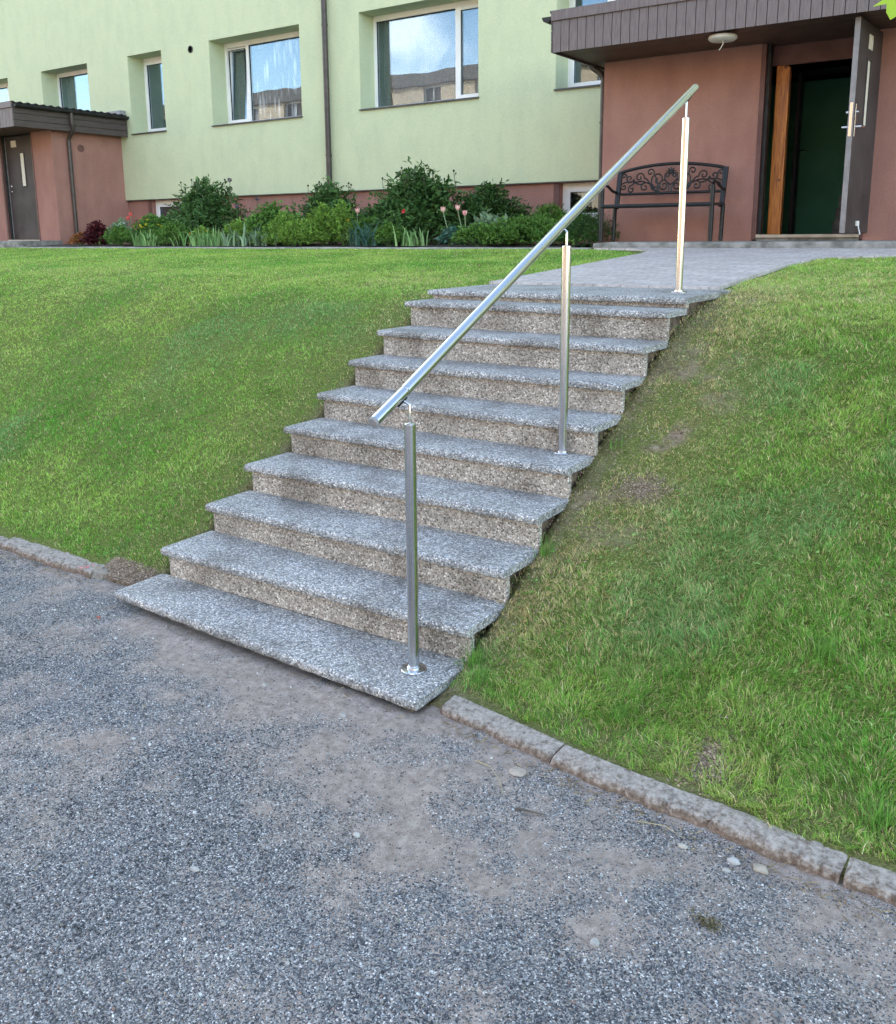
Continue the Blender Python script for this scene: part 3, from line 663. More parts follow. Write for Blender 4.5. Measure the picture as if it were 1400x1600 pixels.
v = MB(); v.lathe((-10.03, YG+.004, 4.93), [(.062, .0), (.062, .016), (.046, .018), (.044, .004), (.0, .004)], 20, 'y'); v.build('vent_hole', M['seal'], house, smooth=True)
pp = MB(); pp.tube([(-6.765, YG-.07, 1.45), (-6.765, YG-.07, 5.0), (-6.765, YG-.07, H_TOP)], .046, 16); dp = pp.build('downpipe', M['pipe'], house, smooth=True)
for z in (2.9, 4.9, 6.9):
    MB().tube([(-6.765, YG-.07, z), (-6.765, YG-.07, z+.035)], .051, 16).build('pipe_clip', M['pipe'], dp, smooth=True)
    MB().box(-6.775, -6.755, YG-.03, YG, z+.01, z+.025).build('pipe_bracket', M['pipe'], dp)

# ------------------------------------------------------------------ porches
def board_row(b, x0, x1, y, z0, z1, pitch, th=.02):
    x = x0
    while x < x1-.001:
        e = min(x+pitch, x1); j = random.uniform(-.0015, .0015)
        b.box(x+.0035, e-.0035, y+j, y+th+j, z0, z1); x = e
def porch(X, label, open_door, flip):
    """X: world x of the wall's right-hand outer corner; the wall runs 3.55 m to the left; door 0.63 m from the right corner"""
    xr = X; xl = X-3.54; dr = X-.63; dl = dr-1.12; YP = 7.8; Z0, ZT = 1.50, 3.56
    p = empty('porch', (xr-1.77, YP, Z0), label, 'porch')
    for a, c, sx0, sx1 in ((xl, dl, xl, xl+.2), (dr, xr, xr-.2, xr)):
        w = MB(); P_ = [(a, YP), (c, YP), (c, YP+.14)]+([(sx1, YP+.14), (sx1, YG+.06), (sx0, YG+.06)] if sx0 == a else [])+([(sx1, YG+.06)] if sx1 == c and sx0 != a else [])
        if sx0 == a: poly = [(a, YP), (c, YP), (c, YP+.14), (sx1, YP+.14), (sx1, YG+.06), (a, YG+.06)]
        else: poly = [(a, YP), (c, YP), (c, YG+.06), (sx0, YG+.06), (sx0, YP+.14), (a, YP+.14)]
        n = len(poly); w.add([(x, y, Z0) for x, y in poly]+[(x, y, ZT) for x, y in poly], [(i, (i+1) % n, n+(i+1) % n, n+i) for i in range(n)]+[tuple(range(n))[::-1], tuple(range(n, 2*n))])
        w.build('wall', M['pink'], p)
    if open_door: dz = 1.605
    else: dz = 1.60
    # maroon reveal lining and dark door frame
    for a, c in ((dl, dl+.05), (dr-.03, dr)): MB().box(a, c, YP-.012, YP+.2, Z0+.05, ZT-.002).build('reveal_lining', M['maroon'], p, bevel=.003)
    for a, c in ((dl+.051, dl+.085), (dr-.065, dr-.031)): MB().box(a, c, YP+.03, YP+.12, dz, ZT-.003).build('door_frame', M['seal'], p, bevel=.003)
    t = MB(); t.box(dl+.051, dr-.031, YP-.005, YP+.2, Z0, dz-.035); t.build('step_face', M['apron'], p)
    t = MB(); t.box(dl+.051, dr-.031, YP-.03, YP+.205, dz-.034, dz); t.build('threshold', M['threshold'], p, bevel=.004)
    # roof: boarded fascia, cap, soffit, gutter
    rx0, rx1 = xl+.02 if flip else xl-.15, xr+.22; YR = 6.80 if not flip else 6.96
    zf0, zf1 = 3.535, 3.85
    fa = MB(); board_row(fa, rx0, rx1, YR, zf0, zf1, .098); fo = fa.build('fascia', M['fascia'], p)
    MB().box(rx0+.005, rx1-.005, YR+.022, YR+.03, zf0+.01, zf1+.02).build('fascia_backing', M['seal'], fo)
    MB().box(rx0-.012, rx1+.012, YR-.022, YR+.03, zf1+.001, zf1+.105).build('roof_cap', M['fascia'], p, bevel=.004)
    s = MB(); y = YR+.031
    while y < YG-.02:
        e = min(y+.105, YG-.01); s.box(rx0+.003, rx1-.003, y+.002, e-.002, zf0+.026+random.uniform(-.001, .001), zf0+.045); y = e
    so = s.build('soffit', M['soffit'], p)
    MB().box(rx0+.01, rx1-.01, YR+.035, YG-.01, zf0+.046, zf1+.05).build('roof_deck', M['soffit'], so)
    for (xa, sg) in ((rx0, -1), (rx1, 1)):
        sd = MB()
        for k in range(3):
            z0 = zf0+.0+k*.112; sd.box(min(xa, xa+sg*.02), max(xa, xa+sg*.02), YR+.001, YG-.02, z0+.003, z0+.108)
        sd.build('side_fascia', M['fascia2'], p, bevel=.002)
    # corrugated roof sheet
    r = MB(); n = 110; vs = []; xx0, xx1 = rx0-.03, rx1+.045
    for i in range(n+1):
        yy = YR-.01+(YG-.02-YR)*i/n; zz = zf1+.075+.012*math.cos(i*.9)+.02
        vs += [(xx0, yy, zz), (xx1, yy, zz), (xx1, yy, zz-.022), (xx0, yy, zz-.022)]
    fs = []
    for i in range(n):
        for j in range(4): fs.append((4*i+j, 4*i+4+j, 4*i+4+(j+1) % 4, 4*i+(j+1) % 4))
    fs += [(0, 1, 2, 3), (4*n+3, 4*n+2, 4*n+1, 4*n)]
    r.add(vs, fs).build('roof', M['seal'], p)
    MB().box(rx1-1.1, rx1-.02, YG-.12, YG-.002, zf1+.06, zf1+.18).build('flashing', M['flash'], p)
    # gutter and downpipe
    gx_, sg = (rx0-.075, 1) if not flip else (rx1+.075, -1)
    def half(r, n=10): return [(gx_+math.cos(math.pi+math.pi*k/n)*r, 3.905+math.sin(math.pi+math.pi*k/n)*r) for k in range(n+1)]
    o1, i1 = half(.058), half(.050)[::-1]; prof = o1+i1; m = len(prof)
    g = MB(); y0, y1 = YR+.0, YG-.04
    g.add([(a, y0, c) for a, c in prof]+[(a, y1, c) for a, c in prof], [(i, (i+1) % m, m+(i+1) % m, m+i) for i in range(m)]); 
    g.add([(a, y0+.002, c) for a, c in o1]+[(a, y0+.006, c) for a, c in o1], [tuple(range(len(o1)))[::-1], tuple(range(len(o1), 2*len(o1)))])
    g.build('gutter', M['seal'], p, smooth=True)
    wx = (xl-.06) if not flip else (xr+.06); py = 7.86 if not flip else 8.05
    pth = [(gx_, py, 3.86), (gx_, py, 3.70), (gx_, py+.02, 3.60), (gx_+sg*.03, py+.03, 3.54), (wx-sg*.03 if abs(wx-gx_) > .07 else wx, py+.06, 3.46), (wx, py+.06, 3.40), (wx, py+.06, 3.30), (wx, py+.06, 1.54)]
    dpp = MB().tube(pth, .036, 16).build('downpipe', M['pipe'], p, smooth=True)
    MB().tube([(wx, py+.06, 3.30), (wx, py+.06, 3.36)], .041, 16).build('pipe_collar', M['pipe'], dpp, smooth=True)
    MB().tube([(wx, py+.06, 2.9), (wx, py+.06, 2.93)], .041, 16).build('pipe_clip', M['pipe'], dpp, smooth=True)
    # hall behind the door
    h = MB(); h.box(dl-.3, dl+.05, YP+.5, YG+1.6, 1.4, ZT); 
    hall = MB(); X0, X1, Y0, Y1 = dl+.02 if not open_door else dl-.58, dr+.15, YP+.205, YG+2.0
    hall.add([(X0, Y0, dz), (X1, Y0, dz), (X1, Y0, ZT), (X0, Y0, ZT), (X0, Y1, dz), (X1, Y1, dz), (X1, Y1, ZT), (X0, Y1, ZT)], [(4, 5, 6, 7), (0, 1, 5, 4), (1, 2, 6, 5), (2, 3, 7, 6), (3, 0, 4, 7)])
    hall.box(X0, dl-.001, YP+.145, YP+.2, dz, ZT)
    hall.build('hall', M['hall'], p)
    return p, dl, dr, dz
pr, dl, dr, dz = porch(2.31, 'terracotta porch on the right with an open dark door and a boarded roof', True, False)
pl, dl2, dr2, dz2 = porch(-12.2, 'terracotta porch at the left edge with its grey door shut', False, True)
# house-wall notch of the hall is hidden; inner things of the right porch
MB().box(dl+.10, dl+.215, 8.03, 8.09, dz, 3.36).build('pine_post', M['wood'], pr, bevel=.004)
MB().box(dl+.217, dl+.24, 8.02, 8.10, dz, 3.34).build('pine_lath', M['wood'], pr, bevel=.003)
b = MB(); b.box(dl+.0, dr-.03, 8.02, 8.06, 3.36, 3.56); b.build('transom', M['maroon'], pr)
MB().hexa([(dl+.12, 8.85, dz), (dl+.16, 8.83, dz), (dl+.02, 9.55, dz), (dl-.02, 9.57, dz)], [(dl+.12, 8.85, 3.4), (dl+.16, 8.83, 3.4), (dl+.02, 9.55, 3.4), (dl-.02, 9.57, 3.4)]).build('inner_door', M['door'], pr, bevel=.004)
MB().tube([(dl+.17, 8.92, 2.55), (dl+.23, 8.91, 2.55), (dl+.24, 9.02, 2.55)], .009, 10).build('inner_handle', M['steel'], pr, smooth=True)
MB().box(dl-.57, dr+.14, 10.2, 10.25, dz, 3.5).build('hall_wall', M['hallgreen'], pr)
for k in range(7):
    MB().box(dl+.5, dr+.1, 9.35+k*.12, 10.19, dz+.15*k, dz+.15*(k+1)-.003).build('hall_step', M['apron'], pr)
# open leaf: hinge at the right jamb, swung out over the apron
def leaf(par, hx, hy, ang, w_, z0, z1, label=None):
    e = Vector((math.cos(ang), math.sin(ang), 0)); n_ = Vector((-e.y, e.x, 0)); base = Vector((hx, hy, 0))
    def bx(b, a0, a1, t0, t1, zz0, zz1):
        P = [base+e*a+n_*t for a, t in ((a0, t0), (a1, t0), (a1, t1), (a0, t1))]
        b.hexa([(q.x, q.y, zz0) for q in P], [(q.x, q.y, zz1) for q in P]); return b
    b = MB(); ring_ = [(0, .40, z0, z1), (.53, w_, z0, z1), (.40, .53, z0, z0+1.0), (.40, .53, z1-.32, z1)]
    for a0, a1, q0, q1 in ring_: bx(b, a0, a1, 0, .05, q0, q1)
    lf = b.build('door', M['door'], par, bevel=.002)
    if label: lf['label'] = label
    bx(MB(), w_+.0005, w_+.004, .001, .049, z0, z1).build('door_edge', M['dooredge'], lf)
    g = MB(); bx(g, .402, .528, .036, .046, z0+1.002, z1-.322); g.build('pane', M['label'] if label else M['glass'], lf)
    for t0, t1 in ((.0495, .058), (-.008, .0005)):
        g = MB(); 
        for a0, a1, q0, q1 in ((.38, .402, z0+.98, z1-.30), (.528, .55, z0+.98, z1-.30), (.402, .528, z0+.98, z0+1.002), (.402, .528, z1-.322, z1-.30)): bx(g, a0, a1, t0, t1, q0, q1)
        g.build('glazing_bead', M['door'], lf, bevel=.002)
    return lf, bx, e, n_, base
lf, bxf, e_, n_, base_ = leaf(pr, 1.672, 7.80, R(-93.0), .86, 1.615, 3.525, 'door standing wide open towards the bench')
hz = 2.62
for sgn, t in ((1, .05), (-1, 0)):
    bxf(MB(), .79, .83, min(t, t+sgn*.008), max(t, t+sgn*.008), hz-.13, hz+.16).build('handle_plate', M['steel'], lf, bevel=.003)
    c = base_+e_*.81+n_*t
    MB().tube([c+Vector((0, 0, hz-.04)), c+n_*sgn*.055+Vector((0, 0, hz-.04)), c+n_*sgn*.06-e_*.11+Vector((0, 0, hz-.04))], .009, 10).build('handle', M['steel'], lf, smooth=True)
    MB().tube([c+Vector((0, 0, hz+.09)), c+n_*sgn*.03+Vector((0, 0, hz+.09))], .014, 12).build('lock_knob', M['steel'], lf, smooth=True)
bxf(MB(), w_ if False else .8605, .868, .012, .038, hz-.13, hz+.17).build('lock_plate', M['steel'], lf, bevel=.001)
cardz = 3.30
bxf(MB(), .39, .53, .0505, .056, cardz, cardz+.13).build('number_card', M['label'], lf)
bxf(MB(), .45, .50, .0505, .075, 1.68, 1.73).build('door_stop', M['pvc'], lf, bevel=.003)
MB().tube([base_+e_*.47+n_*.07+Vector((0, 0, 1.68)), base_+e_*.5+n_*.10+Vector((0, 0, 1.60))], .006, 8).build('door_prop', M['pvc'], lf)
# shut leaf of the left porch, set back in its opening
lf2, bxf2, *_r = leaf(pl, dr2-.04, 7.93, math.pi, 1.0, 1.61, 3.54, 'grey door shut in its frame')
MB().box(dl2+.085, dl2+.098, 7.87, 7.93, 1.61, 3.54).build('door_edge', M['dooredge'], lf2)
for z in (2.62, 2.52):
    MB().lathe((dl2+.17, 7.90, z), [(.018, -.03), (.022, -.02), (.022, .02), (.014, .03)], 14, 'y').build('handle', M['steel'], lf2, smooth=True)
MB().box(dl2+.30, dl2+.47, 7.868, 7.876, 3.34, 3.46).build('number_card', M['label'], lf2)
v = MB(); v.lathe((-12.196, 8.386, 3.277), [(.066, .0), (.066, .012), (.05, .014), (.0, .010)], 20, 'x'); v.build('vent_cover', M['maroon'], pl, smooth=True)

# concrete slab in front of the porches
def slab(x0, x1, y0, label, z1=1.555):
    b = MB(); n = 40; V = []; rs = np.random.RandomState(int(abs(x0)*7))
    prof = [(0, 1.3), (0, z1-.03), (.006, z1-.012), (.02, z1-.002), (.05, z1)]
    yb = 7.80; m = len(prof)+2; F = []
    for i in range(n+1):
        x = x0+(x1-x0)*i/n; en = .012 if i in (0, n) else 0; ch = rs.normal(0, .003); lift = .012*(x-x0)/(x1-x0)
        for (a, z) in prof: V.append((x, y0+a+ch+en, z+(lift if z > 1.4 else 0)-(en if z > 1.5 else 0)))
        V.append((x, yb, z1+lift)); V.append((x, yb, 1.3))
    for i in range(n):
        for j in range(m): j2 = (j+1) % m; F.append((i*m+j, (i+1)*m+j, (i+1)*m+j2, i*m+j2))
    F.append(tuple(range(m))); F.append(tuple(n*m+j for j in range(m))[::-1])
    tag(MB().add(V, F).build('concrete_slab', M['apron'], smooth=True), label, 'concrete slab')
slab(-.93, 6.0, 6.955, 'stained concrete slab carrying the bench in front of the open porch', 1.535)
slab(-15.9, -12.15, 6.9, 'grey concrete slab before the shut door of the left porch', 1.572)

# opal lamp under the right soffit
la = empty('ceiling_lamp', (.40, 7.0, 3.56), 'round flat opal lamp under the porch roof above the bench', 'lamp')
MB().lathe((.40, 7.0, 3.535), [(.07, 0.024), (.07, -.008), (.10, -.012)], 28).build('lamp_base', M['fascia2'], la, smooth=True)
MB().lathe((.40, 7.0, 3.525), [(.132, .0), (.140, -.012), (.138, -.03), (.118, -.046), (.07, -.054), (.01, -.056)], 36).build('lamp_shade', M['lamp'], la, smooth=True)
MB().tube([(.41, 6.97, 3.475), (.42, 6.96, 3.44), (.405, 6.95, 3.41), (.385, 6.95, 3.385)], .004, 8).build('cable', M['label'], la, smooth=True)

# ------------------------------------------------------------------ bench
bench = empty('garden_bench', (-.32, 7.4, 1.54), 'black iron garden bench with scrollwork back against the terracotta wall', 'bench')
BX0, BX1, BF, BB = -.945, .305, 7.20, 7.60; ZF = 1.541
def flatbar(b, path, w, t): 
    return b.tube(path, w, 4) if False else b.tube(path, t, 8, flat=1)
for (x, s) in ((BX0, 1), (BX1, -1)):
    MB().tube([(x, BF, ZF), (x, BF+.005, ZF+.3), (x, BF+.01, 2.12)], .025, 10).build('leg', M['iron'], bench, smooth=True)
    MB().tube([(x+s*.0, BB-.06, ZF+.001), (x, BB-.03, 1.93)], .023, 10).build('leg', M['iron'], bench, smooth=True)
    MB().tube([(x, BF+.01, 2.12), (x, BF+.05, 2.155), (x, BF+.15, 2.15), (x, BF+.28, 2.10), (x, BB+.0, 2.085)], .016, 10).build('armrest', M['iron'], bench, smooth=True)
fr = MB()
zt = lambda u: 2.31+.075*math.sin(math.pi*u)**.8
U = [i/24 for i in range(25)]
fr.tube([(BX0+.02+u*(BX1-BX0-.04), BB+.06+.0*u, zt(u)) for u in U], .018, 10)
fr.tube([(BX0+.02+u*(BX1-BX0-.04), BB+.02, 2.068) for u in U], .016, 10)
for x in (BX0+.015, BX1-.015):
    fr.hexa([(x-.026, BB-.045, 1.90), (x+.026, BB-.045, 1.90), (x+.026, BB-.02, 1.90), (x-.026, BB-.02, 1.90)], [(x-.026, BB+.045, 2.325), (x+.026, BB+.045, 2.325), (x+.026, BB+.075, 2.325), (x-.026, BB+.075, 2.325)])
back = fr.build('backrest', M['iron'], bench, smooth=True)
def spiral(b, cx, cz, r, turns, a0, s, tail=None, rad=.0085):
    pts = []
    for i in range(26):
        t = i/25; q = a0+s*turns*2*math.pi*t; rr = r*(1-.82*t); pts.append((cx+math.cos(q)*rr, cz+math.sin(q)*rr))
    if tail: pts = [((1-k/4)**2*tail[0]+2*(k/4)*(1-k/4)*tail[2]+(k/4)**2*pts[0][0], (1-k/4)**2*tail[1]+2*(k/4)*(1-k/4)*tail[3]+(k/4)**2*pts[0][1]) for k in range(4)]+pts
    b.tube([(x, BB+.02+(z-2.068)*.155, z) for x, z in pts], rad, 6)
sw = MB(); cxm = (BX0+BX1)/2; zb = 2.075
for s in (-1, 1):
    X = lambda d: cxm+s*d
    for (d, z, r, tn, a0, sg, tail) in ((.075, 2.15, .062, 1.3, 1.6, -1, (.02, zb, .0, 2.17)), (.15, 2.215, .075, 1.15, 0.3, 1, (.10, zb, .26, 2.12)), (.245, 2.30, .045, 1.1, 3.6, -1, (.13, zb, .16, 2.25)),
                                     (.30, 2.14, .055, 1.2, 2.4, -1, (.17, zb, .20, 2.20)), (.37, 2.25, .055, 1.2, 3.4, -1, (.20, 2.10, .28, 2.26)), (.46, 2.12, .045, 1.2, 1.6, -1, (.30, 2.20, .42, 2.22)),
                                     (.49, 2.24, .05, 1.2, 3.3, 1, (.33, 2.17, .42, 2.17)), (.555, 2.15, .04, 1.2, 1.0, -1, (.42, 2.20, .52, 2.22)), (.56, 2.27, .03, 1.1, 3.0, -1, (.50, 2.19, .53, 2.25)),
                                     (.045, 2.26, .03, 1.1, 0.5, 1, (.0, 2.16, .09, 2.2)), (.17, 2.11, .035, 1.1, 0.5, 1, (.09, zb, .18, 2.08))):
        if s < 0: a0 = math.pi-a0; sg = -sg
        spiral(sw, X(d), z, r, tn, a0, sg, (X(tail[0]), tail[1], X(tail[2]), tail[3]))
for k in range(9):   # central leaf rosette
    q = R(-70+k*40); sw.tube([(cxm+math.cos(q)*.008, BB+.045, 2.30+math.sin(q)*.008), (cxm+math.cos(q)*.04, BB+.042, 2.30+math.sin(q)*.034), (cxm+math.cos(q)*.062, BB+.045, 2.30+math.sin(q)*.05)], .014, 6, r2=.003)
sw.build('scrollwork', M['iron'], back, smooth=True)
seat = MB()
for i in range(22):
    x = BX0+.04+i*(BX1-BX0-.08)/21
    seat.hexa([(x-.021, BF+.01, 1.915), (x+.021, BF+.01, 1.915), (x+.021, BB-.03, 1.925), (x-.021, BB-.03, 1.925)], [(x-.021, BF+.01, 1.93), (x+.021, BF+.01, 1.93), (x+.021, BB-.03, 1.94), (x-.021, BB-.03, 1.94)])
seat.tube([(BX0, BF+.0, 1.922), (BX1, BF, 1.922)], .022, 8); seat.tube([(BX0, BB-.03, 1.935), (BX1, BB-.03, 1.935)], .014, 8)
for x in (BX0, BX1): seat.tube([(x, BF, 1.92), (x, BB-.03, 1.93)], .014, 8)
seat.build('seat', M['iron'], bench, smooth=True)

# ------------------------------------------------------------------ plants
def leaf_faces(P, D, Nn, Ln, W, C, fold=.25, curl=.0):
    """numpy batch of folded six-point leaves. P base, D direction, Nn normal, Ln length, W width, C colour"""
    n = len(P); S = np.cross(D, Nn); S /= np.linalg.norm(S, axis=1)[:, None]+1e-9
    Ln = Ln[:, None]; W = W[:, None]
    up = np.cross(S, D); g = np.array([0, 0, -1.0])[None]
    mid = P+D*Ln*.45; tip = P+D*Ln+g*Ln*curl
    V = np.stack([P, mid-S*W*.5+up*W*fold, mid+g*Ln*curl*.2, mid+S*W*.5+up*W*fold, tip], 1).reshape(-1, 3)
    k = np.arange(n)[:, None]*5
    F = np.concatenate([k+np.array([0, 1, 2]), k+np.array([0, 2, 3]), k+np.array([1, 4, 2]), k+np.array([2, 4, 3])])
    return V, F, np.repeat(C, 5, 0)
def rnd_dir(rs, n, up=.3):
    d = rs.normal(size=(n, 3)); d[:, 2] = d[:, 2]*.6+up; return d/np.linalg.norm(d, axis=1)[:, None]
def colmix(rs, n, c1, c2, jit=.2):
    t = rs.rand(n, 1); c = np.array(c1)[None]*(1-t)+np.array(c2)[None]*t; return np.clip(c*(1+rs.normal(0, jit, (n, 1))), .002, 1)
GREENS = dict(peony=((.035, .085, .022), (.11, .22, .065)), lime=((.12, .24, .04), (.26, .42, .08)), mid=((.07, .17, .03), (.17, .32, .07)), grey=((.15, .24, .14), (.30, .42, .25)),
              iris=((.14, .29, .09), (.32, .48, .19)), dark=((.03, .08, .022), (.085, .17, .05)), red=((.05, .010, .016), (.13, .03, .035)), rust=((.22, .10, .03), (.42, .17, .06)), blue=((.05, .13, .10), (.13, .24, .18)))
def shrub(name, cx, cy, rx, ry, h, n, ll, lw, colr, label, cat, seed, z0=1.50, droop=.25, cluster=5, buds=0, shape=.62, budcol=(.10, .08, .03), group=None, flowers=None, up=.25, stems=9):
    rs = np.random.RandomState(seed); root = empty(name, (cx, cy, z0), label, cat, group)
    # leaf clusters through a dome, denser towards its surface, with an uneven outline
    az = rs.rand(n)*2*math.pi; r = rs.rand(n)**.45; hz = rs.rand(n)**.8
    lob = 1+.22*np.sin(az*3+seed)+.12*np.sin(az*7+seed*2)
    dome = np.sqrt(np.clip(1-(hz*.97)**(1/shape*1.2), 0.03, 1))
    X = cx+np.cos(az)*r*rx*lob*dome; Y = cy+np.sin(az)*r*ry*lob*dome; Z = z0+h*hz*(1+.12*np.sin(az*5+seed)-.25*r**2)*(.97+.06*rs.rand(n))+.03
    wild = rs.rand(n) < .13; k_ = np.where(wild, 1.12+.25*rs.rand(n), 1.0); X = cx+(X-cx)*k_; Y = cy+(Y-cy)*k_; Z = z0+(Z-z0)*np.where(wild, 1.04+.14*rs.rand(n), 1.0)
    out = np.stack([np.cos(az)*r, np.sin(az)*r, .35+hz*.6], 1); out /= np.linalg.norm(out, axis=1)[:, None]
    P = np.repeat(np.stack([X, Y, Z], 1), cluster, 0); O = np.repeat(out, cluster, 0); m = len(P)
    D = O*.75+rnd_dir(rs, m, up)*.9; D[:, 2] -= droop; D /= np.linalg.norm(D, axis=1)[:, None]
    Nn = np.cross(D, rnd_dir(rs, m, 0)); Nn[Nn[:, 2] < 0] *= -1
    P = P+rs.normal(0, ll*.28, P.shape)
    c = colmix(rs, n, *GREENS[colr]); V, F, C = leaf_faces(P, D, Nn, ll*(.7+.6*rs.rand(m)), lw*(.7+.6*rs.rand(m)), np.repeat(c, cluster, 0), curl=.12)
    V[:, 1] = np.minimum(V[:, 1], YG-.01); V[:, 2] = np.maximum(V[:, 2], z0)
    np_mesh('foliage', V, F, M['leaf'], C, root)
    st = MB()
    for k in range(stems):
        i = rs.randint(n); st.tube([(cx+rs.normal(0, rx*.12), cy+rs.normal(0, ry*.1), z0-.03), ((cx+X[i])/2, (cy+Y[i])/2, z0+(Z[i]-z0)*.6), (X[i], Y[i], Z[i])], .006, 5, r2=.003)
    st.build('stems', M['stem'], root)
    if buds:
        for k in range(buds):
            bs = MB()
            a = rs.rand()*6.28; rr = rs.rand()**.6*.85; x, y = cx+math.cos(a)*rr*rx, cy+math.sin(a)*rr*ry*.8; zt_ = z0+h*(1.0-.25*rr*rr)+rs.uniform(.03, .17)
            bs.tube([(x-rs.normal(0, .02), y, zt_-.2), (x, y, zt_)], .0035, 5); bs.lathe((x, y, zt_-.004), [(.004, 0), (.014, .008), (.016, .018), (.010, .028), (.003, .033)], 8)
            if rs.rand() < .7:
                dx = rs.choice([-1, 1])*rs.uniform(.02, .05); bs.tube([(x, y, zt_-.06), (x+dx, y, zt_-.03)], .003, 4); bs.lathe((x+dx, y, zt_-.034), [(.003, 0), (.011, .007), (.011, .016), (.003, .024)], 7)
            bs.build('flower_bud', M['bud'], root, smooth=True)
    if flowers:
        num, rad, fc = flowers; rsf = np.random.RandomState(seed+5); V_ = []; F_ = []; C_ = []
        for k in range(num):
            a = rsf.rand()*6.28; rr = .5+.45*rsf.rand(); c0 = np.array([cx+math.cos(a)*rr*rx, cy-abs(math.sin(a))*rr*ry, z0+h*rsf.uniform(.5, .98)])
            q = 7; dd = rnd_dir(rsf, q, .5); V1, F1, C1 = leaf_faces(np.repeat(c0[None], q, 0), dd, rnd_dir(rsf, q, 1), np.full(q, rad), np.full(q, rad*.9), colmix(rsf, q, fc, fc, .12))
            F_.append(F1+sum(len(v) for v in V_)); V_.append(V1); C_.append(C1)
        np_mesh('flowers', np.concatenate(V_), np.concatenate(F_), M['leaf'], np.concatenate(C_), root)
    return root
def flat_mat(name, c, rough=.6, tr=0):
    return noisy(name, tuple(x*.8 for x in c), tuple(min(1, x*1.15) for x in c), 30, rough)
M['stem'] = flat_mat('stem_green', (.06, .11, .035)); M['bud'] = flat_mat('bud_green', (.045, .06, .025)); M['petalpink'] = noisy('tulip_petal', (.75, .22, .24), (.85, .62, .55), 25, .5)
M['petalyellow'] = flat_mat('yellow_petal', (.85, .55, .03)); M['allium'] = flat_mat('allium_violet', (.16, .11, .17)); M['petalred'] = flat_mat('red_petal', (.75, .12, .10))
def blades_clump(name, cx, cy, n, h, w, colr, label, cat, seed, spread=.12, z0=1.49, arch=.6, group=None):
    rs = np.random.RandomState(seed); root = empty(name, (cx, cy, z0), label, cat, group); V = []; F = []; C = []
    for i in range(n):
        a = rs.rand()*6.28; L_ = h*rs.uniform(.6, 1.1); bend = rs.uniform(.3, 1.35)*arch; bxp, byp = cx+rs.normal(0, spread*.5), cy+rs.normal(0, spread*.3)
        dr_ = np.array([math.cos(a), math.sin(a)*.6, 0]); sd = np.array([-dr_[1], dr_[0], 0]); sd = sd/np.linalg.norm(sd)*w*rs.uniform(.6, 1.2)/2; c = colmix(rs, 1, *GREENS[colr])[0]; k0 = len(V)
        for t in (0, .25, .5, .75, 1):
            p = np.array([bxp, byp, z0])+dr_*L_*bend*t**1.5+np.array([0, 0, L_*(t-.62*bend*t**2.6)]); ww = (1-t**2.2)*.95+.05
            V += [p-sd*ww, p+sd*ww]; C += [c, c]
        for j in range(4): F.append((k0+2*j, k0+2*j+1, k0+2*j+3, k0+2*j+2))
    np_mesh('leaves', np.array(V), np.array(F), M['leaf'], np.array(C), root); return root
def tulip(x, y, zt_, lean, petal, label, seed, group='tulips in the flower bed', leaves=3):
    rs = np.random.RandomState(seed); z0 = 1.5; root = empty('tulip', (x-lean, y, z0), label, 'tulip', group)
    MB().tube([(x-lean, y, z0), (x-lean*.5, y, z0+(zt_-z0)*.55), (x, y, zt_)], .006, 7).build('stem', M['tulipstem'], root, smooth=True)
    b = MB()
    for k in range(6):
        a = k*math.pi/3+rs.rand()*.3; o = .010 if k % 2 else .014; vs = []
        for (t, r_, w_) in ((0, .006, .008), (.3, .026, .024), (.6, .031, .026), (.85, .028, .017), (1, .030, .002)):
            for s in (-1, 0, 1):
                q = a+s*.48*w_/.026; rr = r_+o*.3+(.004 if s == 0 else 0)
                vs.append((x+math.cos(q)*rr*.82, y+math.sin(q)*rr*.82, zt_+t*.066))
        fs = []
        for i in range(4):
            for s in range(2): fs.append((i*3+s, i*3+s+1, i*3+s+4, i*3+s+3))
        b.add(vs, fs)
    b.build('petals', petal, root, smooth=True)
    if leaves:
        n = leaves; P = np.repeat(np.array([[x-lean, y, z0]]), n, 0); a = rs.rand(n)*6.28; D = np.stack([np.cos(a)*.35, np.sin(a)*.35, np.full(n, .94)], 1)
        V, F, C = leaf_faces(P, D, rnd_dir(rs, n, 0), .22+.08*rs.rand(n), np.full(n, .04), colmix(rs, n, *GREENS['grey']), curl=.25); np_mesh('leaves', V, F, M['leaf'], C, root)
    return root
M['tulipstem'] = flat_mat('tulip_stem', (.22, .30, .16))
G = 'plants in the bed under the green wall'
shrub('stonecrop', -11.0, 7.42, .22, .16, .17, 240, .035, .022, 'rust', 'low rusty orange stonecrop beside the left porch', 'plant', 1, cluster=6, droop=0)
shrub('coral_bells', -10.52, 7.42, .24, .2, .30, 260, .07, .06, 'red', 'dark purple leaved coral bells clump near the left porch', 'plant', 2, cluster=4)
shrub('carnation_clump', -10.12, 7.6, .28, .2, .38, 300, .05, .014, 'grey', 'grey green clump with a few white flowers right of the purple plant', 'plant', 3, cluster=6, droop=-.2, flowers=(5, .035, (.75, .82, .78)))
for i, (x, y, z) in enumerate(((-10.42, 8.0, 1.93), (-10.28, 7.95, 1.99), (-10.2, 8.1, 1.90))): tulip(x, y, z, .03, M['petalred'], ['coral red tulip lowest left of the three near the porch', 'coral red tulip tallest of the three near the porch', 'coral red tulip rightmost of the three near the porch'][i], 60+i)
shrub('globeflower', -9.35, 7.62, .42, .25, .42, 520, .05, .022, 'mid', 'bushy green plant dotted with yellow flowers left of the big peony', 'plant', 4, flowers=(11, .026, (.85, .70, .05)))
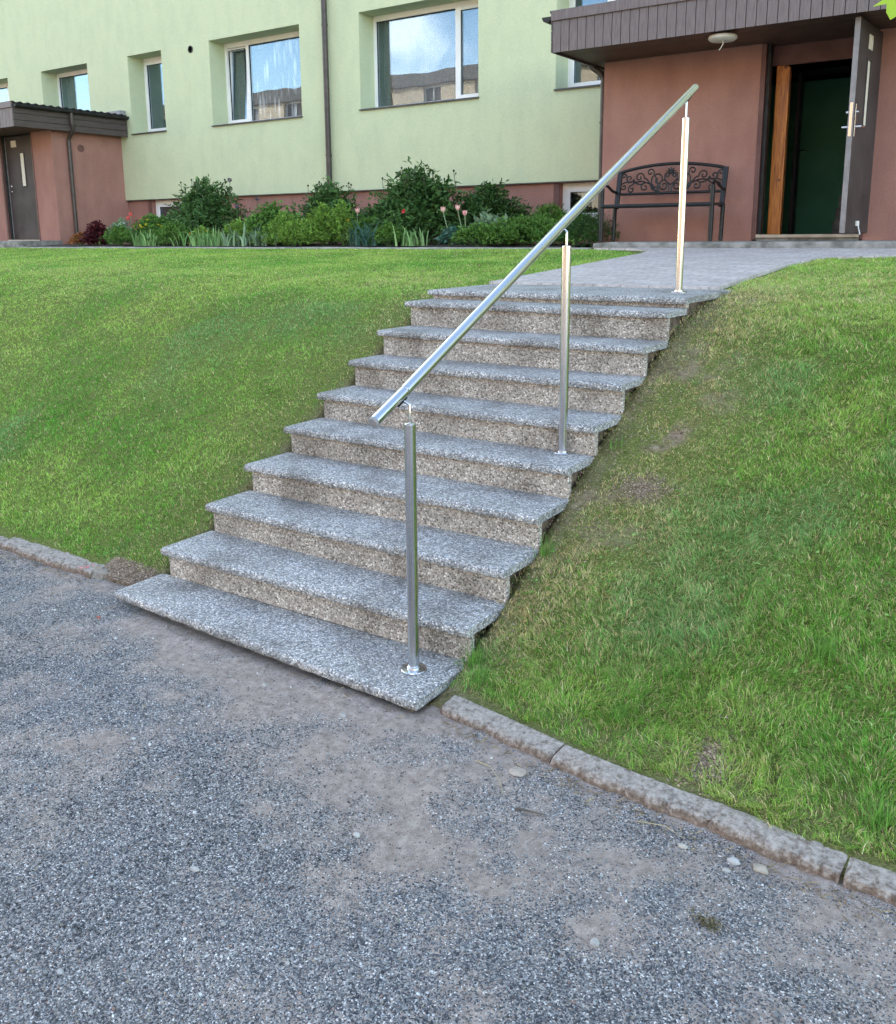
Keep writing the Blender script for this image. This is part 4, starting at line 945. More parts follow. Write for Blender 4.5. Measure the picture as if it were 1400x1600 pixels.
shrub('globeflower', -9.0, 8.35, .5, .4, .62, 420, .06, .02, 'mid', 'taller green plant behind the yellow flowered one by the basement window', 'plant', 44)
shrub('peony_bush', -8.32, 7.95, .78, .55, .93, 1150, .085, .032, 'peony', 'big dark green peony bush in bud furthest left', 'peony', 5, buds=9, group='dark peony bushes')
shrub('border_phlox', -7.8, 7.38, .32, .14, .22, 260, .04, .02, 'lime', 'pale low plant with orange flowers at the foot of the left peony', 'plant', 6, flowers=(5, .024, (.85, .45, .05)))
for i, (x, y, z) in enumerate(((-7.62, 7.85, 2.50), (-7.50, 8.3, 2.22), (-7.22, 7.6, 2.08))):
    al = empty('allium', (x, y, 1.5), ['tallest allium with a round dull violet head beside the left peony', 'middle allium against the terracotta plinth', 'shortest allium in front of the plinth'][i], 'allium', 'alliums with round heads')
    MB().tube([(x-.02, y, 1.5), (x, y, z)], .0045, 6).build('stem', M['stem'], al)
    rs = np.random.RandomState(70+i); n = 90; D = rnd_dir(rs, n, 0); D = rs.normal(size=(n, 3)); D /= np.linalg.norm(D, axis=1)[:, None]
    V, F, C = leaf_faces(np.repeat(np.array([[x, y, z]]), n, 0)+D*.012, D, rnd_dir(rs, n, 0), np.full(n, .030), np.full(n, .010), colmix(rs, n, (.13, .10, .13), (.28, .22, .28))); np_mesh('flower_head', V, F, M['leaf'], C, al)
blades_clump('daylily', -8.9, 7.25, 80, .34, .026, 'iris', 'pale sword leaved clump under the yellow flowers', 'daylily', 80, .3, group='sword leaved clumps along the edging')
blades_clump('daylily', -7.45, 7.25, 150, .34, .024, 'iris', 'wide pale arching clump in front of the left peony', 'daylily', 81, .6, group='sword leaved clumps along the edging')
blades_clump('iris', -6.6, 7.2, 60, .42, .03, 'grey', 'grey green iris fan at the middle of the bed', 'iris', 82, .45, arch=.8, group='sword leaved clumps along the edging')
blades_clump('iris', -4.35, 7.25, 80, .46, .026, 'blue', 'blue green iris fan below the pink and yellow flowers', 'iris', 83, .3, arch=.85, group='sword leaved clumps along the edging')
blades_clump('iris', -3.58, 7.2, 45, .32, .030, 'iris', 'small light green blade clump in front of the big peony', 'iris', 84, .22, group='sword leaved clumps along the edging')
shrub('cranesbill', -6.75, 7.85, .62, .42, .52, 800, .065, .034, 'mid', 'rounded fresh green mound left of the middle peony', 'plant', 7, droop=.1)
shrub('cranesbill', -7.25, 8.6, .5, .35, .36, 380, .06, .03, 'mid', 'low green foliage at the foot of the plinth between two peonies', 'plant', 77, droop=.1)
shrub('border_phlox', -6.05, 7.42, .42, .2, .38, 620, .055, .018, 'lime', 'bright lime green feathery plant left of the iris fan', 'plant', 8, droop=0)
shrub('border_phlox', -5.35, 7.45, .36, .2, .47, 560, .05, .02, 'lime', 'yellow green bushy plant under the middle peony', 'plant', 9, droop=0)
shrub('border_phlox', -4.98, 7.45, .22, .18, .52, 330, .05, .02, 'lime', 'narrow yellow green plant beside the yellow flower', 'plant', 10, droop=0)
shrub('peony_bush', -5.72, 8.05, .60, .48, .78, 850, .085, .032, 'peony', 'dark green peony bush in bud in front of the house downpipe', 'peony', 11, buds=9, group='dark peony bushes')
tulip(-4.74, 7.5, 1.93, .04, M['petalpink'], 'pink and white tulip standing alone by the yellow flower', 90)
tulip(-4.93, 7.5, 1.80, .02, M['petalyellow'], 'single yellow tulip left of the pink and white one', 91)
shrub('peony_bush', -4.02, 7.95, .86, .55, .90, 1500, .090, .034, 'peony', 'largest dark green peony bush with one red flower', 'peony', 12, buds=15, group='dark peony bushes')
rs = np.random.RandomState(92); q = 26; Dq = rnd_dir(rs, q, .3)
V, F, C = leaf_faces(np.repeat(np.array([[-3.86, 7.42, 1.93]]), q, 0), Dq, rnd_dir(rs, q, 1), np.full(q, .05), np.full(q, .04), colmix(rs, q, (.75, .06, .08), (.8, .12, .12)))
pf = empty('peony_flower', (-3.86, 7.42, 1.5), 'single open red flower on the front of the largest peony', 'flower'); np_mesh('petals', V, F, M['leaf'], C, pf); MB().tube([(-3.9, 7.5, 1.5), (-3.87, 7.45, 1.92)], .005, 6).build('stem', M['stem'], pf)
shrub('peony_bush', -3.15, 8.35, .62, .42, .70, 900, .085, .026, 'dark', 'dark peony bush behind the three pink tulips', 'peony', 13, group='dark peony bushes')
for i, (x, y, z, l) in enumerate(((-3.17, 7.3, 1.91, -.12), (-2.98, 7.35, 1.93, -.10), (-2.84, 7.3, 1.86, -.02))):
    tulip(x, y, z, l, M['petalpink'], ['pink and white tulip leftmost of the three beside the big peony', 'tallest pink and white tulip in the middle of the three', 'pink and white tulip rightmost of the three beside the big peony'][i], 93+i)
shrub('poppy_seedling', -3.02, 7.22, .13, .08, .14, 60, .07, .05, 'blue', 'small blue green rosette at the foot of the pink tulips', 'plant', 14)
shrub('rhododendron', -2.35, 8.55, .36, .3, .42, 300, .085, .028, 'mid', 'small rhododendron with upright leaves by the terracotta plinth', 'shrub', 15, droop=-.3)
shrub('spurge', -2.1, 7.55, .70, .38, .27, 1200, .05, .022, 'mid', 'low bright green ground covering plants right of the tulips', 'plant', 16, droop=0)
shrub('spurge', -2.55, 7.95, .35, .3, .26, 380, .045, .02, 'mid', 'low green plant between the dark peony and the rhododendron', 'plant', 17, droop=0)
shrub('spurge', -1.75, 8.2, .32, .3, .34, 380, .05, .024, 'lime', 'bright green plant under the basement window', 'plant', 18, droop=0)
shrub('dwarf_yew', -1.32, 7.55, .36, .36, .34, 900, .035, .010, 'dark', 'dark dense dwarf bush beside the concrete slab', 'shrub', 19, droop=0)
shrub('spurge', -9.9, 8.5, .45, .35, .42, 350, .06, .02, 'mid', 'green plant behind the coral tulips', 'plant', 20, droop=0)

shrub('hosta', -4.75, 7.75, .34, .26, .30, 170, .13, .065, 'mid', 'broad leaved green plant behind the iris fan', 'plant', 31, cluster=3, droop=.1)
shrub('hosta', -2.75, 7.75, .34, .24, .26, 150, .12, .05, 'grey', 'broad grey green leaves right of the pink tulips', 'plant', 32, cluster=3, droop=.1)
shrub('hosta', -6.3, 7.75, .34, .26, .34, 180, .12, .055, 'mid', 'broad leaved green plant between the mound and the middle peony', 'plant', 33, cluster=3, droop=.1)
shrub('hosta', -9.6, 7.95, .36, .26, .40, 200, .11, .05, 'mid', 'broad leaved green plant behind the yellow flowers', 'plant', 34, cluster=3, droop=.1)
shrub('lady_fern', -3.35, 8.75, .5, .3, .62, 300, .11, .026, 'lime', 'pale feathery fern standing against the plinth behind the dark peony', 'plant', 35, cluster=5, droop=.2)
shrub('lady_fern', -4.8, 8.8, .4, .3, .60, 260, .11, .026, 'mid', 'green fern against the plinth behind the small dark peony', 'plant', 36, cluster=5, droop=.2)
shrub('bellflower', -9.75, 7.3, .34, .18, .26, 420, .05, .018, 'mid', 'low green filler plant below the white flowered clump', 'plant', 21, droop=0)
shrub('bellflower', -8.35, 7.3, .42, .2, .30, 480, .055, .02, 'mid', 'low green filler plant in front of the left peony trunk', 'plant', 22, droop=0)
shrub('bellflower', -6.95, 7.35, .34, .2, .30, 420, .05, .02, 'lime', 'light green filler between the pale clump and the iris fan', 'plant', 23, droop=0)
shrub('bellflower', -5.65, 7.2, .5, .14, .26, 520, .05, .018, 'lime', 'low lime green row right at the edging below the middle peony', 'plant', 24, droop=0)
shrub('bellflower', -4.0, 7.25, .34, .16, .22, 300, .05, .02, 'mid', 'low green leaves at the foot of the largest peony', 'plant', 25, droop=0)
shrub('bellflower', -2.55, 7.22, .5, .16, .20, 520, .045, .02, 'mid', 'low green leaves at the edging right of the tulips', 'plant', 26, droop=0)
shrub('peony_bush', -4.95, 8.35, .45, .35, .50, 420, .08, .03, 'dark', 'small dark peony against the plinth behind the lone tulip', 'peony', 27, group='dark peony bushes')
# ------------------------------------------------------------------ sunlit house across the yard (seen in the window panes)
opp = empty('opposite_house', (-25, -36, 0), 'long cream four storey house across the yard in evening sun', 'apartment house')
OH = 12.25; holes = []
for fl in range(4):
    for i in range(26):
        x0 = -92+i*4.6; holes.append((x0, x0+2.0, 1.9+fl*2.95, 3.35+fl*2.95))
def flipwall(b, yy):   # face looks towards +Y
    return b
ow = wall_with_holes(-95, 26, -.3, OH, -34, -.35, holes).build('wall', M['cream'], opp)
MB().box(-95, 26, -46, -34.6, -.3, OH-.05).build('rear_wall', M['cream'], opp)
MB().box(-95.4, 26.4, -46.4, -33.6, OH, OH+.9).build('roof', M['roof'], opp)
for (a, c, z0, z1) in holes[:26*4]:
    if len([1]) and (a > -80 and a < 20):
        f = MB(); ring(f, a, c, z0, z1, .09, -34.34, -34.28); f.box((a+c)/2-.04, (a+c)/2+.04, -34.339, -34.281, z0+.09, z1-.09)
        wo = f.build('window', M['pvc'], opp)
        MB().box(a+.01, c-.01, -34.40, -34.35, z0+.01, z1-.01).build('pane', M['drape'], wo)

# ------------------------------------------------------------------ young maple at the right, one leaf tip of it hangs into the picture
def maple():
    tip = Vector((3.495, -2.356, 1.618))+Vector((-.202, 1.162, .247))*1.9
    root = empty('maple_sapling', (4.9, 1.2, .45), 'light green maple leaf tip at the top right corner', 'tree')
    tr = MB(); tr.tube([(4.9, 1.2, .3), (4.86, 1.1, 1.4), (4.7, .9, 2.6), (4.75, .95, 3.6)], .035, 10, r2=.008)
    br = [((4.72, .92, 2.5), (4.0, .3, 2.75), (tip.x+.25, tip.y+.05, tip.z+.12)), ((4.8, 1.0, 2.0), (5.3, 1.4, 2.5), (5.7, 1.8, 2.8)), ((4.7, .92, 2.8), (4.9, .4, 3.2), (5.1, -.1, 3.4)), ((4.73, .93, 3.1), (4.5, 1.4, 3.5), (4.4, 1.8, 3.7)), ((4.75, .95, 3.5), (5.2, 1.1, 3.9), (5.3, 1.2, 4.1))]
    for q in br: tr.tube(q, .012, 7, r2=.003)
    tr.build('trunk', M['bark'], root, smooth=True)
    rs = np.random.RandomState(3); cs = [(tip.x+.035, tip.y+.022, tip.z+.026, .10)]
    for q in br:
        for k in range(26):
            t = rs.uniform(.35, 1.05); p = Vector(q[0]).lerp(Vector(q[1]), min(1, t*2)) if t < .5 else Vector(q[1]).lerp(Vector(q[2]), min(1, t*2-1))
            p = p+Vector(rs.normal(0, .12, 3)); 
            d_ = (p-Vector((3.495, -2.356, 1.618))); 
            if q is br[0] and (p.x < tip.x+.16): continue
            cs.append((p.x, p.y, p.z, rs.uniform(.07, .12)))
    V = []; F = []; C = []
    outline = [(0, -.15), (.35, -.35), (.3, -.1), (.85, -.15), (.6, .12), (.95, .5), (.5, .42), (.32, .75), (0, 1.05), (-.32, .75), (-.5, .42), (-.95, .5), (-.6, .12), (-.85, -.15), (-.3, -.1), (-.35, -.35)]
    for (x, y, z, s) in cs:
        a = rs.rand()*6.28; t = rs.normal(0, .5); ax = Vector((math.cos(a), math.sin(a), t)).normalized(); ay = Vector((-math.sin(a), math.cos(a), rs.normal(0, .4)-.3)).normalized(); k = len(V); V.append((x, y, z+s*.05)); c = colmix(rs, 1, (.22, .38, .03), (.38, .55, .06))[0]; C.append(c)
        if k == 0: ax = Vector((.83, .55, .05)); ay = Vector((-.45, -.1, -.85))
        for (u, v_) in outline: p = Vector((x, y, z))+ax*u*s*.6+ay*v_*s*.6; V.append(tuple(p)); C.append(c)
        m = len(outline)
        for i in range(m): F.append((k, k+1+i, k+1+(i+1) % m))
    np_mesh('crown', np.array(V), np.array(F), M['leaf'], np.array(C), root)
maple()
# ------------------------------------------------------------------ grass: blades over the two lawns
CAM = np.array([3.495, -2.356])
def grass(name, x0, x1, y0, y1, dens_near, seed, cap, extra):
    rs = np.random.RandomState(seed); step = .5; PX = []; PY = []
    for gx0 in np.arange(x0, x1, step):
        for gy0 in np.arange(y0, y1, step):
            cx, cy = gx0+step/2, gy0+step/2; dv = np.array([cx, cy])-CAM; dist = math.hypot(*dv)
            ang = math.degrees(math.atan2(-dv[0], dv[1]))          # heading left of +Y
            off = abs(ang-34.3)
            f = 1 if off < 33 else (.35 if off < 45 else .12)
            d = min(dens_near, dens_near*(3.0/max(dist, .5))**1.45)*f
            n = rs.poisson(max(d, 500*f)*step*step); PX.append(gx0+rs.rand(n)*step); PY.append(gy0+rs.rand(n)*step)
    x = np.concatenate(PX); y = np.concatenate(PY)
    # tufts: pull blades together
    j = vnoise(x, y, .035, 61); k = vnoise(x, y, .035, 62); x = x+(j-.5)*.03; y = y+(k-.5)*.03
    keep, straw, L_, = extra(x, y, rs)
    ok = rs.rand(len(x)) < keep; ok &= (x < x1) & (y < y1) & (x > x0) & (y > y0)
    x, y, straw, L_ = x[ok], y[ok], straw[ok], L_[ok]; n = len(x)
    z = terrain_h(x, y)-.004; dist = np.hypot(x-CAM[0], y-CAM[1])
    L_ = L_*(.65+.7*rs.rand(n)); W = .0018*(1+np.clip(dist-3, 0, 9)/4.0)*(.7+.6*rs.rand(n))
    az = vnoise(x, y, .13, 63)*12+rs.normal(0, 1.1, n); lean = np.clip(.50+.50*vnoise(x, y, .09, 64)+rs.normal(0, .25, n), .05, 1.3)
    dx, dy = np.cos(az), np.sin(az); hx = np.sin(lean); hz = np.cos(lean)
    sx, sy = -dy, dx; tw = rs.rand(n)*3.14; sx, sy = np.cos(tw), np.sin(tw)
    B = np.stack([x, y, z], 1); S = np.stack([sx, sy, np.zeros(n)], 1)*W[:, None]/2
    Mi = B+np.stack([dx*hx*.40, dy*hx*.40, hz*.62], 1)*L_[:, None]
    T = B+np.stack([dx*(hx*.95+.1), dy*(hx*.95+.1), hz*.92-.05], 1)*L_[:, None]
    V = np.stack([B-S, B+S, Mi-S*.85, Mi+S*.85, T], 1).reshape(-1, 3)
    q = np.arange(n)[:, None]*5; F = np.concatenate([q+np.array([0, 1, 3]), q+np.array([0, 3, 2]), q+np.array([2, 3, 4])])
    # colour: fresh green, yellow green, blue green and straw, in drifts
    g1 = np.array([.15, .40, .055]); g2 = np.array([.42, .60, .13]); g3 = np.array([.22, .44, .17]); s1 = np.array([.74, .60, .32])
    a = np.clip(fbm(x, y, .55, 71)*1.8-.55+.30*np.clip((y-.8)/2.5, 0, 1)+rs.normal(0, .25, n), 0, 1)[:, None]; bl = np.clip((fbm(x, y, .8, 75)-.60)*5, 0, .6)[:, None]*(dist < 7)[:, None]
    c = g1*(1-a)+g2*a; c = c*(1-bl)+g3*bl
    st = (rs.rand(n) < straw)[:, None]; c = np.where(st, s1*(.55+.7*rs.rand(n, 1)), c)*(1+rs.normal(0, .28, (n, 1)))
    o = np_mesh(name, V, F, M['blade'], np.repeat(np.clip(c, .004, 1), 5, 0)); return n, o
def left_extra(x, y, rs):
    # worn yellowish strip beside the steps and along the shoulder of the bank
    near = np.exp(-((x+.0)/.35)**2)*np.clip((3.2-y)/.4, 0, 1)
    shoulder = np.exp(-((y-3.4-.15*x*0)/1.0)**2)*np.clip(fbm(x, y, .9, 81)*2-.6, 0, 1)
    keep = 1-.45*near*(fbm(x, y, .15, 82) > .5)-.95*(x > -.035)*(y < 3.4)
    keep = np.where((x > -.04) & (y > 3.3) & (y < 6.3), 0, keep)
    keep = np.where((x > -.04-.9*np.clip((y-6.2)/.7, 0, 1)**1.5) & (y >= 6.2), 0, keep)
    foot = (x > -.40) & (y < .315) & (x < 0); keep = np.where(foot, .12, keep)
    keep = keep*np.clip((y-.272+.05*(vnoise(x, y, .08, 83)-.5))/.02, 0, 1)
    straw = .10+.40*near+.22*shoulder
    L_ = .018+.013*fbm(x, y, .16, 84)-.007*near+.005*(y < 1.2)
    return keep, np.clip(straw, 0, .8), L_*.92
def right_extra(x, y, rs):
    near = np.exp(-((x-1.8)/.30)**2)*np.clip((3.6-y)/.5, 0, 1)*np.clip((y-.25)/.3, 0, 1)
    worn = np.exp(-((x-2.05)/.28)**2)*np.exp(-((y-1.7)/.9)**2)
    patch = sum(np.exp(-(((x-px)/a)**2+((y-py)/b)**2)) for px, py, a, b in PATCH)
    keep = 1-.15*near-.30*worn*(fbm(x, y, .12, 92) > .5)-.9*np.clip(bank_bare(x, y)*1.1-.1, 0, 1)
    keep = np.where((x < 1.765) & (y < 3.4), .45*(x > 1.70), keep)
    keep = np.where((x < 1.68+.0*y) & (y > 3.3), 0, keep)
    lim = np.interp(x, [1.66, 1.74, 2.1, 3.2, 14], [5.2, 5.85, 6.05, 6.12, 6.3]); keep = np.where(y > lim-.02, 0, keep)
    kb = np.interp(x, [1.8, 2.28, 3.16, 5], [.155, .075, .005, -.03])+.05*(vnoise(x, y, .09, 93)-.5)
    keep = keep*np.clip((y-kb)/.02, 0, 1)
    straw = .20+.55*near+.42*worn+.12*np.clip(fbm(x, y, .5, 94)*2-.8, 0, 1)+.15*(y > 3)*(y < 4.6)
    L_ = .019+.020*np.clip(fbm(x, y, .14, 95)*1.8-.4, 0, 1)-.008*near-.007*worn+.006*(y < .8)
    return np.clip(keep, 0, 1), np.clip(straw, 0, .8), L_
n1, o1 = grass('grass', -16, .0, .22, 6.93, 48000, 11, 0, left_extra)
tag(o1, 'mown green lawn blades covering the left bank', 'grass', kind='stuff')
n2, o2 = grass('grass', 1.66, 9, .0, 6.3, 60000, 12, 0, right_extra)
tag(o2, 'short patchy grass blades covering the right bank', 'grass', kind='stuff')
print('blades', n1, n2)
def weeds():
    rs = np.random.RandomState(66); n = 5200; x = np.where(rs.rand(n) < .6, rs.uniform(1.8, 4.6, n), rs.uniform(-6, -.1, n)); y = rs.uniform(.32, 5.2, n)
    ok = (vnoise(x, y, .22, 98) > .52) & (bank_bare(x, y) < .6); x, y = x[ok], y[ok]; n = len(x); q = 4
    z = terrain_h(x, y)+rs.uniform(.004, .020, n); P = np.repeat(np.stack([x, y, z], 1), q, 0); a = rs.rand(n*q)*6.28
    D = np.stack([np.cos(a), np.sin(a), rs.uniform(-.1, .5, n*q)], 1); D /= np.linalg.norm(D, axis=1)[:, None]; Nn = np.repeat(np.array([[0, 0, 1.]]), n*q, 0)+rs.normal(0, .25, (n*q, 3))
    c = colmix(rs, n, (.14, .34, .06), (.34, .50, .16), .2); L_ = rs.uniform(.007, .017, n*q); V, F, C = leaf_faces(P, D, Nn, L_, L_*.75, np.repeat(c, q, 0), fold=.1)
    tag(np_mesh('clover', V, F, M['blade'], C), 'small clover and plantain leaves scattered in both lawns', 'clover', kind='stuff')
weeds()
# taller tufts at the foot of the right bank and beside the lowest steps
def tuft(x, y, n, h, seed, label):
    rs = np.random.RandomState(seed); V = []; F = []; C = []
    z0 = float(terrain_h(x, y))-.01
    for i in range(n):
        a = rs.rand()*6.28; L_ = h*rs.uniform(.5, 1.1); bend = rs.uniform(.2, 1.1); d = np.array([math.cos(a), math.sin(a), 0]); sd = np.array([-d[1], d[0], 0])*.0018; c = colmix(rs, 1, (.09, .26, .04), (.24, .42, .09))[0]; k0 = len(V); b0 = np.array([x+rs.normal(0, .018), y+rs.normal(0, .018), z0])
        for t in (0, .35, .7, 1):
            p = b0+d*L_*bend*.7*t**1.6+np.array([0, 0, L_*(t-.35*bend*t**2.5)]); V += [p-sd*(1.05-t), p+sd*(1.05-t)]; C += [c, c]
        for j in range(3): F.append((k0+2*j, k0+2*j+1, k0+2*j+3, k0+2*j+2))
    tag(np_mesh('grass_tuft', np.array(V), np.array(F), M['blade'], np.array(C)), label, 'grass tuft', 'long grass tufts at the steps and kerbs')
tuft(1.80, .30, 70, .13, 201, 'long grass tuft hanging over the right end of the lowest step')
tuft(1.86, .22, 50, .10, 202, 'grass tuft between the lowest step and the kerb stone')
tuft(1.79, .86, 45, .12, 203, 'bright upright grass tuft at the right end of the third step')
tuft(1.80, 1.52, 22, .10, 204, 'thin grass tuft under the right end of the fifth tread')
tuft(3.22, .12, 80, .12, 205, 'bright yellow green tuft over the kerb at the right edge of the photo')
tuft(2.52, .42, 50, .10, 206, 'broad grass tuft left of the bare patch above the kerb')
tuft(2.42, .22, 50, .09, 207, 'grass tuft leaning on the second kerb stone')
tuft(2.95, .62, 50, .10, 208, 'grass tuft in the middle of the right bank foot')

# ------------------------------------------------------------------ stones: grit of the yard and single pebbles
_t = (1+5**.5)/2
ICO_V = np.array([(-1, _t, 0), (1, _t, 0), (-1, -_t, 0), (1, -_t, 0), (0, -1, _t), (0, 1, _t), (0, -1, -_t), (0, 1, -_t), (_t, 0, -1), (_t, 0, 1), (-_t, 0, -1), (-_t, 0, 1)]); ICO_V = ICO_V/np.linalg.norm(ICO_V[0])
ICO_F = np.array([(0, 11, 5), (0, 5, 1), (0, 1, 7), (0, 7, 10), (0, 10, 11), (1, 5, 9), (5, 11, 4), (11, 10, 2), (10, 7, 6), (7, 1, 8), (3, 9, 4), (3, 4, 2), (3, 2, 6), (3, 6, 8), (3, 8, 9), (4, 9, 5), (2, 4, 11), (6, 2, 10), (8, 6, 7), (9, 8, 1)])
def stones(name, x, y, z, r, col, rs, sink=.35):
    n = len(x); S = r[:, None]*np.stack([.75+.6*rs.rand(n), .6+.5*rs.rand(n), .40+.35*rs.rand(n)], 1)
    V = ICO_V[None]*(1+rs.normal(0, .13, (n, 12, 1)))*S[:, None]
    a = rs.rand(n)*6.28; c, s = np.cos(a)[:, None], np.sin(a)[:, None]; X = V[..., 0]*c-V[..., 1]*s; Y = V[..., 0]*s+V[..., 1]*c
    b = rs.normal(0, .35, n)[:, None]; Z = V[..., 2]*np.cos(b)+X*np.sin(b)
    P = np.stack([X+x[:, None], Y+y[:, None], Z+(z+S[:, 2]*(1-2*sink))[:, None]], -1).reshape(-1, 3)
    F = (np.arange(n)[:, None, None]*12+ICO_F[None]).reshape(-1, 3)
    return np_mesh(name, P, F, M['stone'], np.repeat(col, 12, 0))
def chip_col(rs, n):
    pal = np.array([(.06, .062, .068), (.10, .10, .105), (.155, .155, .158), (.225, .22, .215), (.32, .31, .30), (.47, .45, .43), (.82, .80, .77), (.36, .24, .19), (.36, .31, .23)])
    return pal[rs.choice(len(pal), n, p=[.12, .18, .22, .20, .13, .07, .020, .025, .035])]*(1+rs.normal(0, .12, (n, 1)))
def grit():
    rs = np.random.RandomState(31); n = 340000
    x = rs.uniform(-2.6, 4.6, n); y = rs.uniform(-2.2, .17, n)
    dv = np.stack([x, y], 1)-CAM; ang = np.degrees(np.arctan2(-dv[:, 0], dv[:, 1])); inview = (np.abs(ang-34.3) < 34) & (np.hypot(*dv.T) > 1.35)
    p = (1-bare(x, y)*.72)**1.2*np.where(inview, 1, .25); ok = rs.rand(n) < p
    under = (x > 0.02) & (x < 1.72) & (y > .04); kl = (x < -.385) & (y > .145); kr = (x > 1.80) & (y > np.interp(x, [1.8, 2.28, 3.16, 5], [.045, -.025, -.098, -.13])); ok &= ~(under | kl | kr)
    x, y = x[ok], y[ok]; m = len(x); r = (.0013+.0034*rs.rand(m)**2.6)*(1-.3*bare(x, y))
    cc = chip_col(rs, m)*(.52+.58*np.clip(fbm(x, y, .40, 36, 4)*1.7-.35, 0, 1))[:, None]
    blue = np.clip(fbm(x, y, .5, 38)*2.2-.7+.25*(y < -.6), 0, 1)[:, None]; cc = cc*(1-blue)+cc*np.array([[.90, .98, 1.09]])*blue
    o = stones('gravel', x, y, yard_h(x, y), r, cc, rs); print('grit', m)
    tag(o, 'fine blue grey gravel scattered over the trodden yard', 'gravel', kind='stuff')
grit()
def pebbles(name, label, n, xr, yr, rr, seed, hf, cat='gravel', col=None):
    rs = np.random.RandomState(seed); x = rs.uniform(*xr, n); y = rs.uniform(*yr, n); r = rr[0]+(rr[1]-rr[0])*rs.rand(n)**2
    tag(stones(name, x, y, hf(x, y), r, chip_col(rs, n) if col is None else colmix(rs, n, *col), rs, .25), label, cat, kind='stuff')
pebbles('loose_pebbles', 'slightly larger light pebbles lying about the gravel yard', 420, (-1.6, 3.6), (-1.6, .02), (.004, .0085), 41, yard_h, col=((.16, .17, .18), (.42, .42, .41)))
def crumbs():
    rs = np.random.RandomState(43); xs_ = []; ys_ = []
    for (px, py, a, b_) in PATCH: xs_.append(rs.normal(px, a*.75, 1500)); ys_.append(rs.normal(py, b_*.75, 1500))
    xs_.append(rs.uniform(1.70, 1.98, 3600)); ys_.append(rs.uniform(.25, 3.2, 3600)); xs_.append(rs.uniform(-.40, .0, 2600)); ys_.append(rs.uniform(.15, .32, 2600))
    x = np.concatenate(xs_); y = np.concatenate(ys_); n = len(x)
    tag(stones('soil_crumbs', x, y, terrain_h(x, y), .0015+.0045*rs.rand(n)**2, colmix(rs, n, (.11, .075, .045), (.42, .33, .25)), rs, .25), 'crumbs of soil and grit on the worn edges of the bank', 'soil', kind='stuff')
crumbs()
def stone_one(x, y, r, col, label, seed, hf=yard_h, flat=1):
    rs = np.random.RandomState(seed); b = MB(); import bmesh
    bm = bmesh.new(); bmesh.ops.create_icosphere(bm, subdivisions=3, radius=1)
    rough_ = .35 if r > .05 else .1; sx, sy, sz = r*rs.uniform(.95, 1.3), r*rs.uniform(.7, .95), r*rs.uniform(.45, .6)*flat; z0 = float(hf(np.array(x), np.array(y)))
    from mathutils import noise
    vs = []
    for v in bm.verts:
        f = 1+.28*noise.noise(v.co*1.1+Vector((seed, 0, 0)))+rough_*noise.noise(v.co*3+Vector((0, seed, 0)))+rough_*.4*noise.noise(v.co*8); vs.append((x+v.co.x*sx*f, y+v.co.y*sy*f, z0+sz*.45+v.co.z*sz*f))
    b.add(vs, [tuple(v.index for v in f.verts) for f in bm.faces]); bm.free()
    o = b.build('pebble', noisy('pebble_stone', tuple(c*.72 for c in col), col, 60, .8, .4, 200), smooth=True)
    tag(o, label, 'pebble', 'single pebbles on the gravel')
stone_one(2.213, -.112, .026, (.42, .36, .30), 'flat beige stone lying in the gravel below the first kerb stone', 1, flat=.7)
stone_one(2.905, -.145, .016, (.52, .51, .49), 'round white pebble below the middle kerb stone', 2)
stone_one(2.975, -.135, .018, (.40, .35, .28), 'long buff pebble right of the white one', 3)
stone_one(2.77, -.16, .011, (.46, .43, .37), 'cream pebble left of the round white one', 4)
stone_one(2.90, -.19, .010, (.42, .40, .37), 'small white pebble nearest below the round white one', 5)
stone_one(1.53, -.16, .011, (.42, .41, .39), 'whitish pebble in front of the right corner of the lowest step', 6)
stone_one(1.12, -.14, .010, (.55, .52, .48), 'pale pebble on the bare earth before the lowest step', 7)
stone_one(1.98, -.62, .010, (.46, .45, .42), 'white pebble lying low in the middle of the yard', 8)
stone_one(2.72, -.62, .013, (.44, .43, .41), 'white pebble near the bottom of the photo', 9)
stone_one(1.72, -.98, .012, (.44, .43, .41), 'white pebble at the bottom left of the yard', 10)
stone_one(-.40, .21, .070, (.30, .27, .23), 'half buried grey stone between the left kerb and the lowest step', 11, hf=lambda x, y: np.array(-.075), flat=1.5)
stone_one(.30, -.20, .009, (.5, .5, .48), 'small pale pebble below the left half of the lowest step', 12)
stone_one(.06, -.115, .010, (.36, .12, .08), 'small reddish brown pebble below the left corner of the steps', 13)
# twig, straw, petals
def strand(name, pts, r, mat, label, cat):
    P = [(x, y, float(yard_h(np.array(x), np.array(y)))+z) for x, y, z in pts]; tag(MB().tube(P, r, 6, r2=r*.5).build(name, mat, smooth=True), label, cat)
strand('twig', [(2.30, -.275, .006), (2.33, -.268, .010), (2.385, -.255, .007)], .0042, M['bark'], 'short dark twig lying on the gravel below the flat stone', 'twig')
M['straw'] = flat_mat('dry_straw', (.42, .35, .2))
strand('dry_stalk', [(2.07, -.135, .006), (2.14, -.155, .018), (2.20, -.195, .012), (2.235, -.235, .006)], .0017, M['straw'], 'curved dry grass stalk left of the flat stone', 'stalk')
strand('dry_stalk', [(2.62, -.13, .005), (2.70, -.115, .012), (2.76, -.128, .005)], .0016, M['straw'], 'dry grass stalk along the foot of the middle kerb stone', 'stalk')
strand('dry_stalk', [(-1.35, .06, .005), (-1.1, .075, .010), (-.9, .06, .005)], .0016, M['straw'], 'dry grass stalk in front of the left kerb', 'stalk')
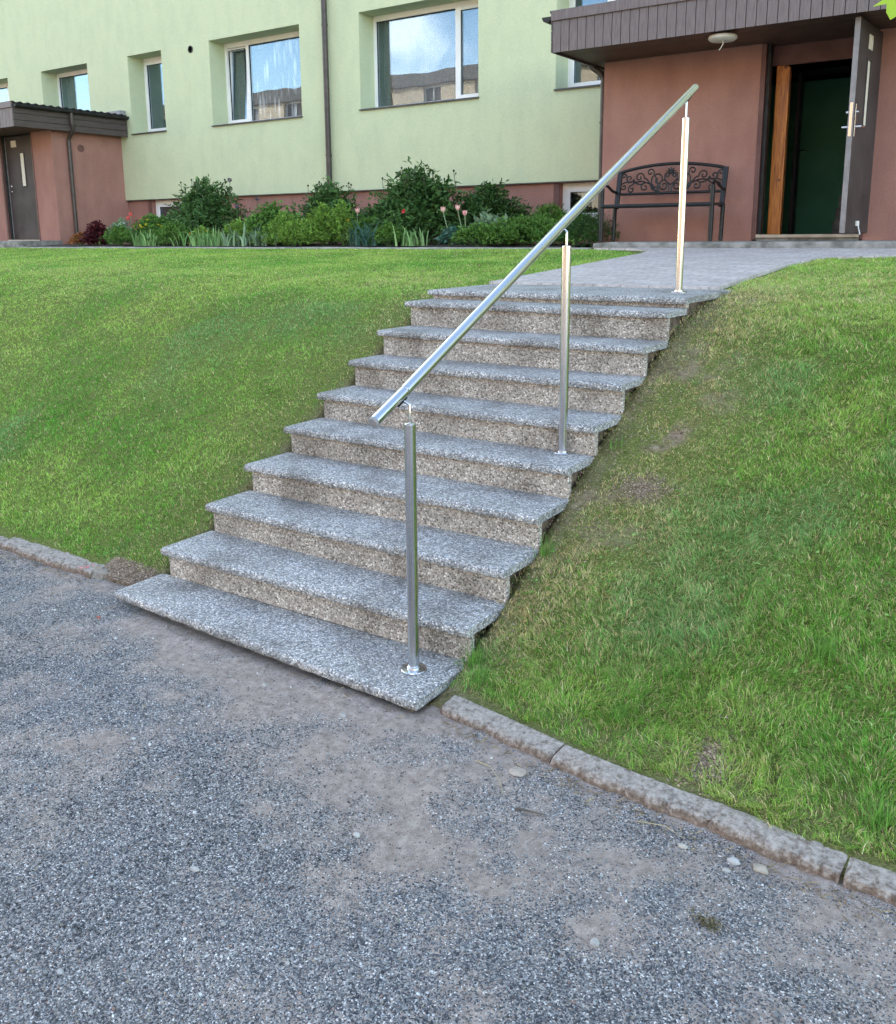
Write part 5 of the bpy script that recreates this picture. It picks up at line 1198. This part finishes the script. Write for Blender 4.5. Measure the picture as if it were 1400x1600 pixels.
def debris():
    rs = np.random.RandomState(55); V = []; F = []; C = []
    for (x0, x1, yf, n, w) in ((1.85, 4.0, lambda x: np.interp(x, [1.8, 2.28, 3.16, 5], [.03, -.045, -.118, -.15]), 420, .035), (-1.8, -.3, lambda x: .135+0*x, 220, .03), (0.0, 1.7, lambda x: .0+0*x, 90, .03)):
        x = rs.uniform(x0, x1, n); y = yf(x)-np.abs(rs.normal(0, w, n))
        for i in range(n):
            a = rs.rand()*6.28; L_ = rs.uniform(.008, .04); z = float(yard_h(x[i], y[i]))+.004; d = np.array([math.cos(a), math.sin(a), rs.normal(0, .15)])*L_; s = np.array([-d[1], d[0], 0])/L_*.0011; p = np.array([x[i], y[i], z]); k = len(V)
            V += [p-s, p+s, p+d*.5+s+np.array([0, 0, .003]), p+d]; F.append((k, k+1, k+2, k+3)); c = colmix(rs, 1, (.12, .085, .05), (.34, .27, .16))[0]; C += [c]*4
    tag(np_mesh('plant_litter', np.array(V), np.array(F), M['stone'], np.array(C)), 'dry brown plant litter gathered along the kerbs and the lowest step', 'litter', kind='stuff')
debris()
def petal_heap():
    rs = np.random.RandomState(58); n = 9; V, F, C = leaf_faces(np.repeat(np.array([[-.47, .19, -.012]]), n, 0)+rs.normal(0, .008, (n, 3)), rnd_dir(rs, n, .1), rnd_dir(rs, n, 1), np.full(n, .028), np.full(n, .012), colmix(rs, n, (.75, .22, .28), (.8, .5, .5)))
    tag(np_mesh('fallen_petals', V, F, M['leaf'], C), 'fallen pink petals at the end of the left kerb stone', 'petals')
petal_heap()
def dry_moss():
    rs = np.random.RandomState(59); n = 130; x = rs.normal(2.925, .018, n); y = rs.normal(-.415, .012, n); P = np.stack([x, y, yard_h(x, y)+rs.uniform(.002, .012, n)], 1)
    V, F, C = leaf_faces(P, rnd_dir(rs, n, .1), rnd_dir(rs, n, .6), .006+.012*rs.rand(n), np.full(n, .004), colmix(rs, n, (.07, .07, .03), (.26, .22, .12)))
    tag(np_mesh('dry_moss', V, F, M['leaf'], C), 'clump of brownish green moss torn loose on the gravel at lower right', 'moss')
dry_moss()
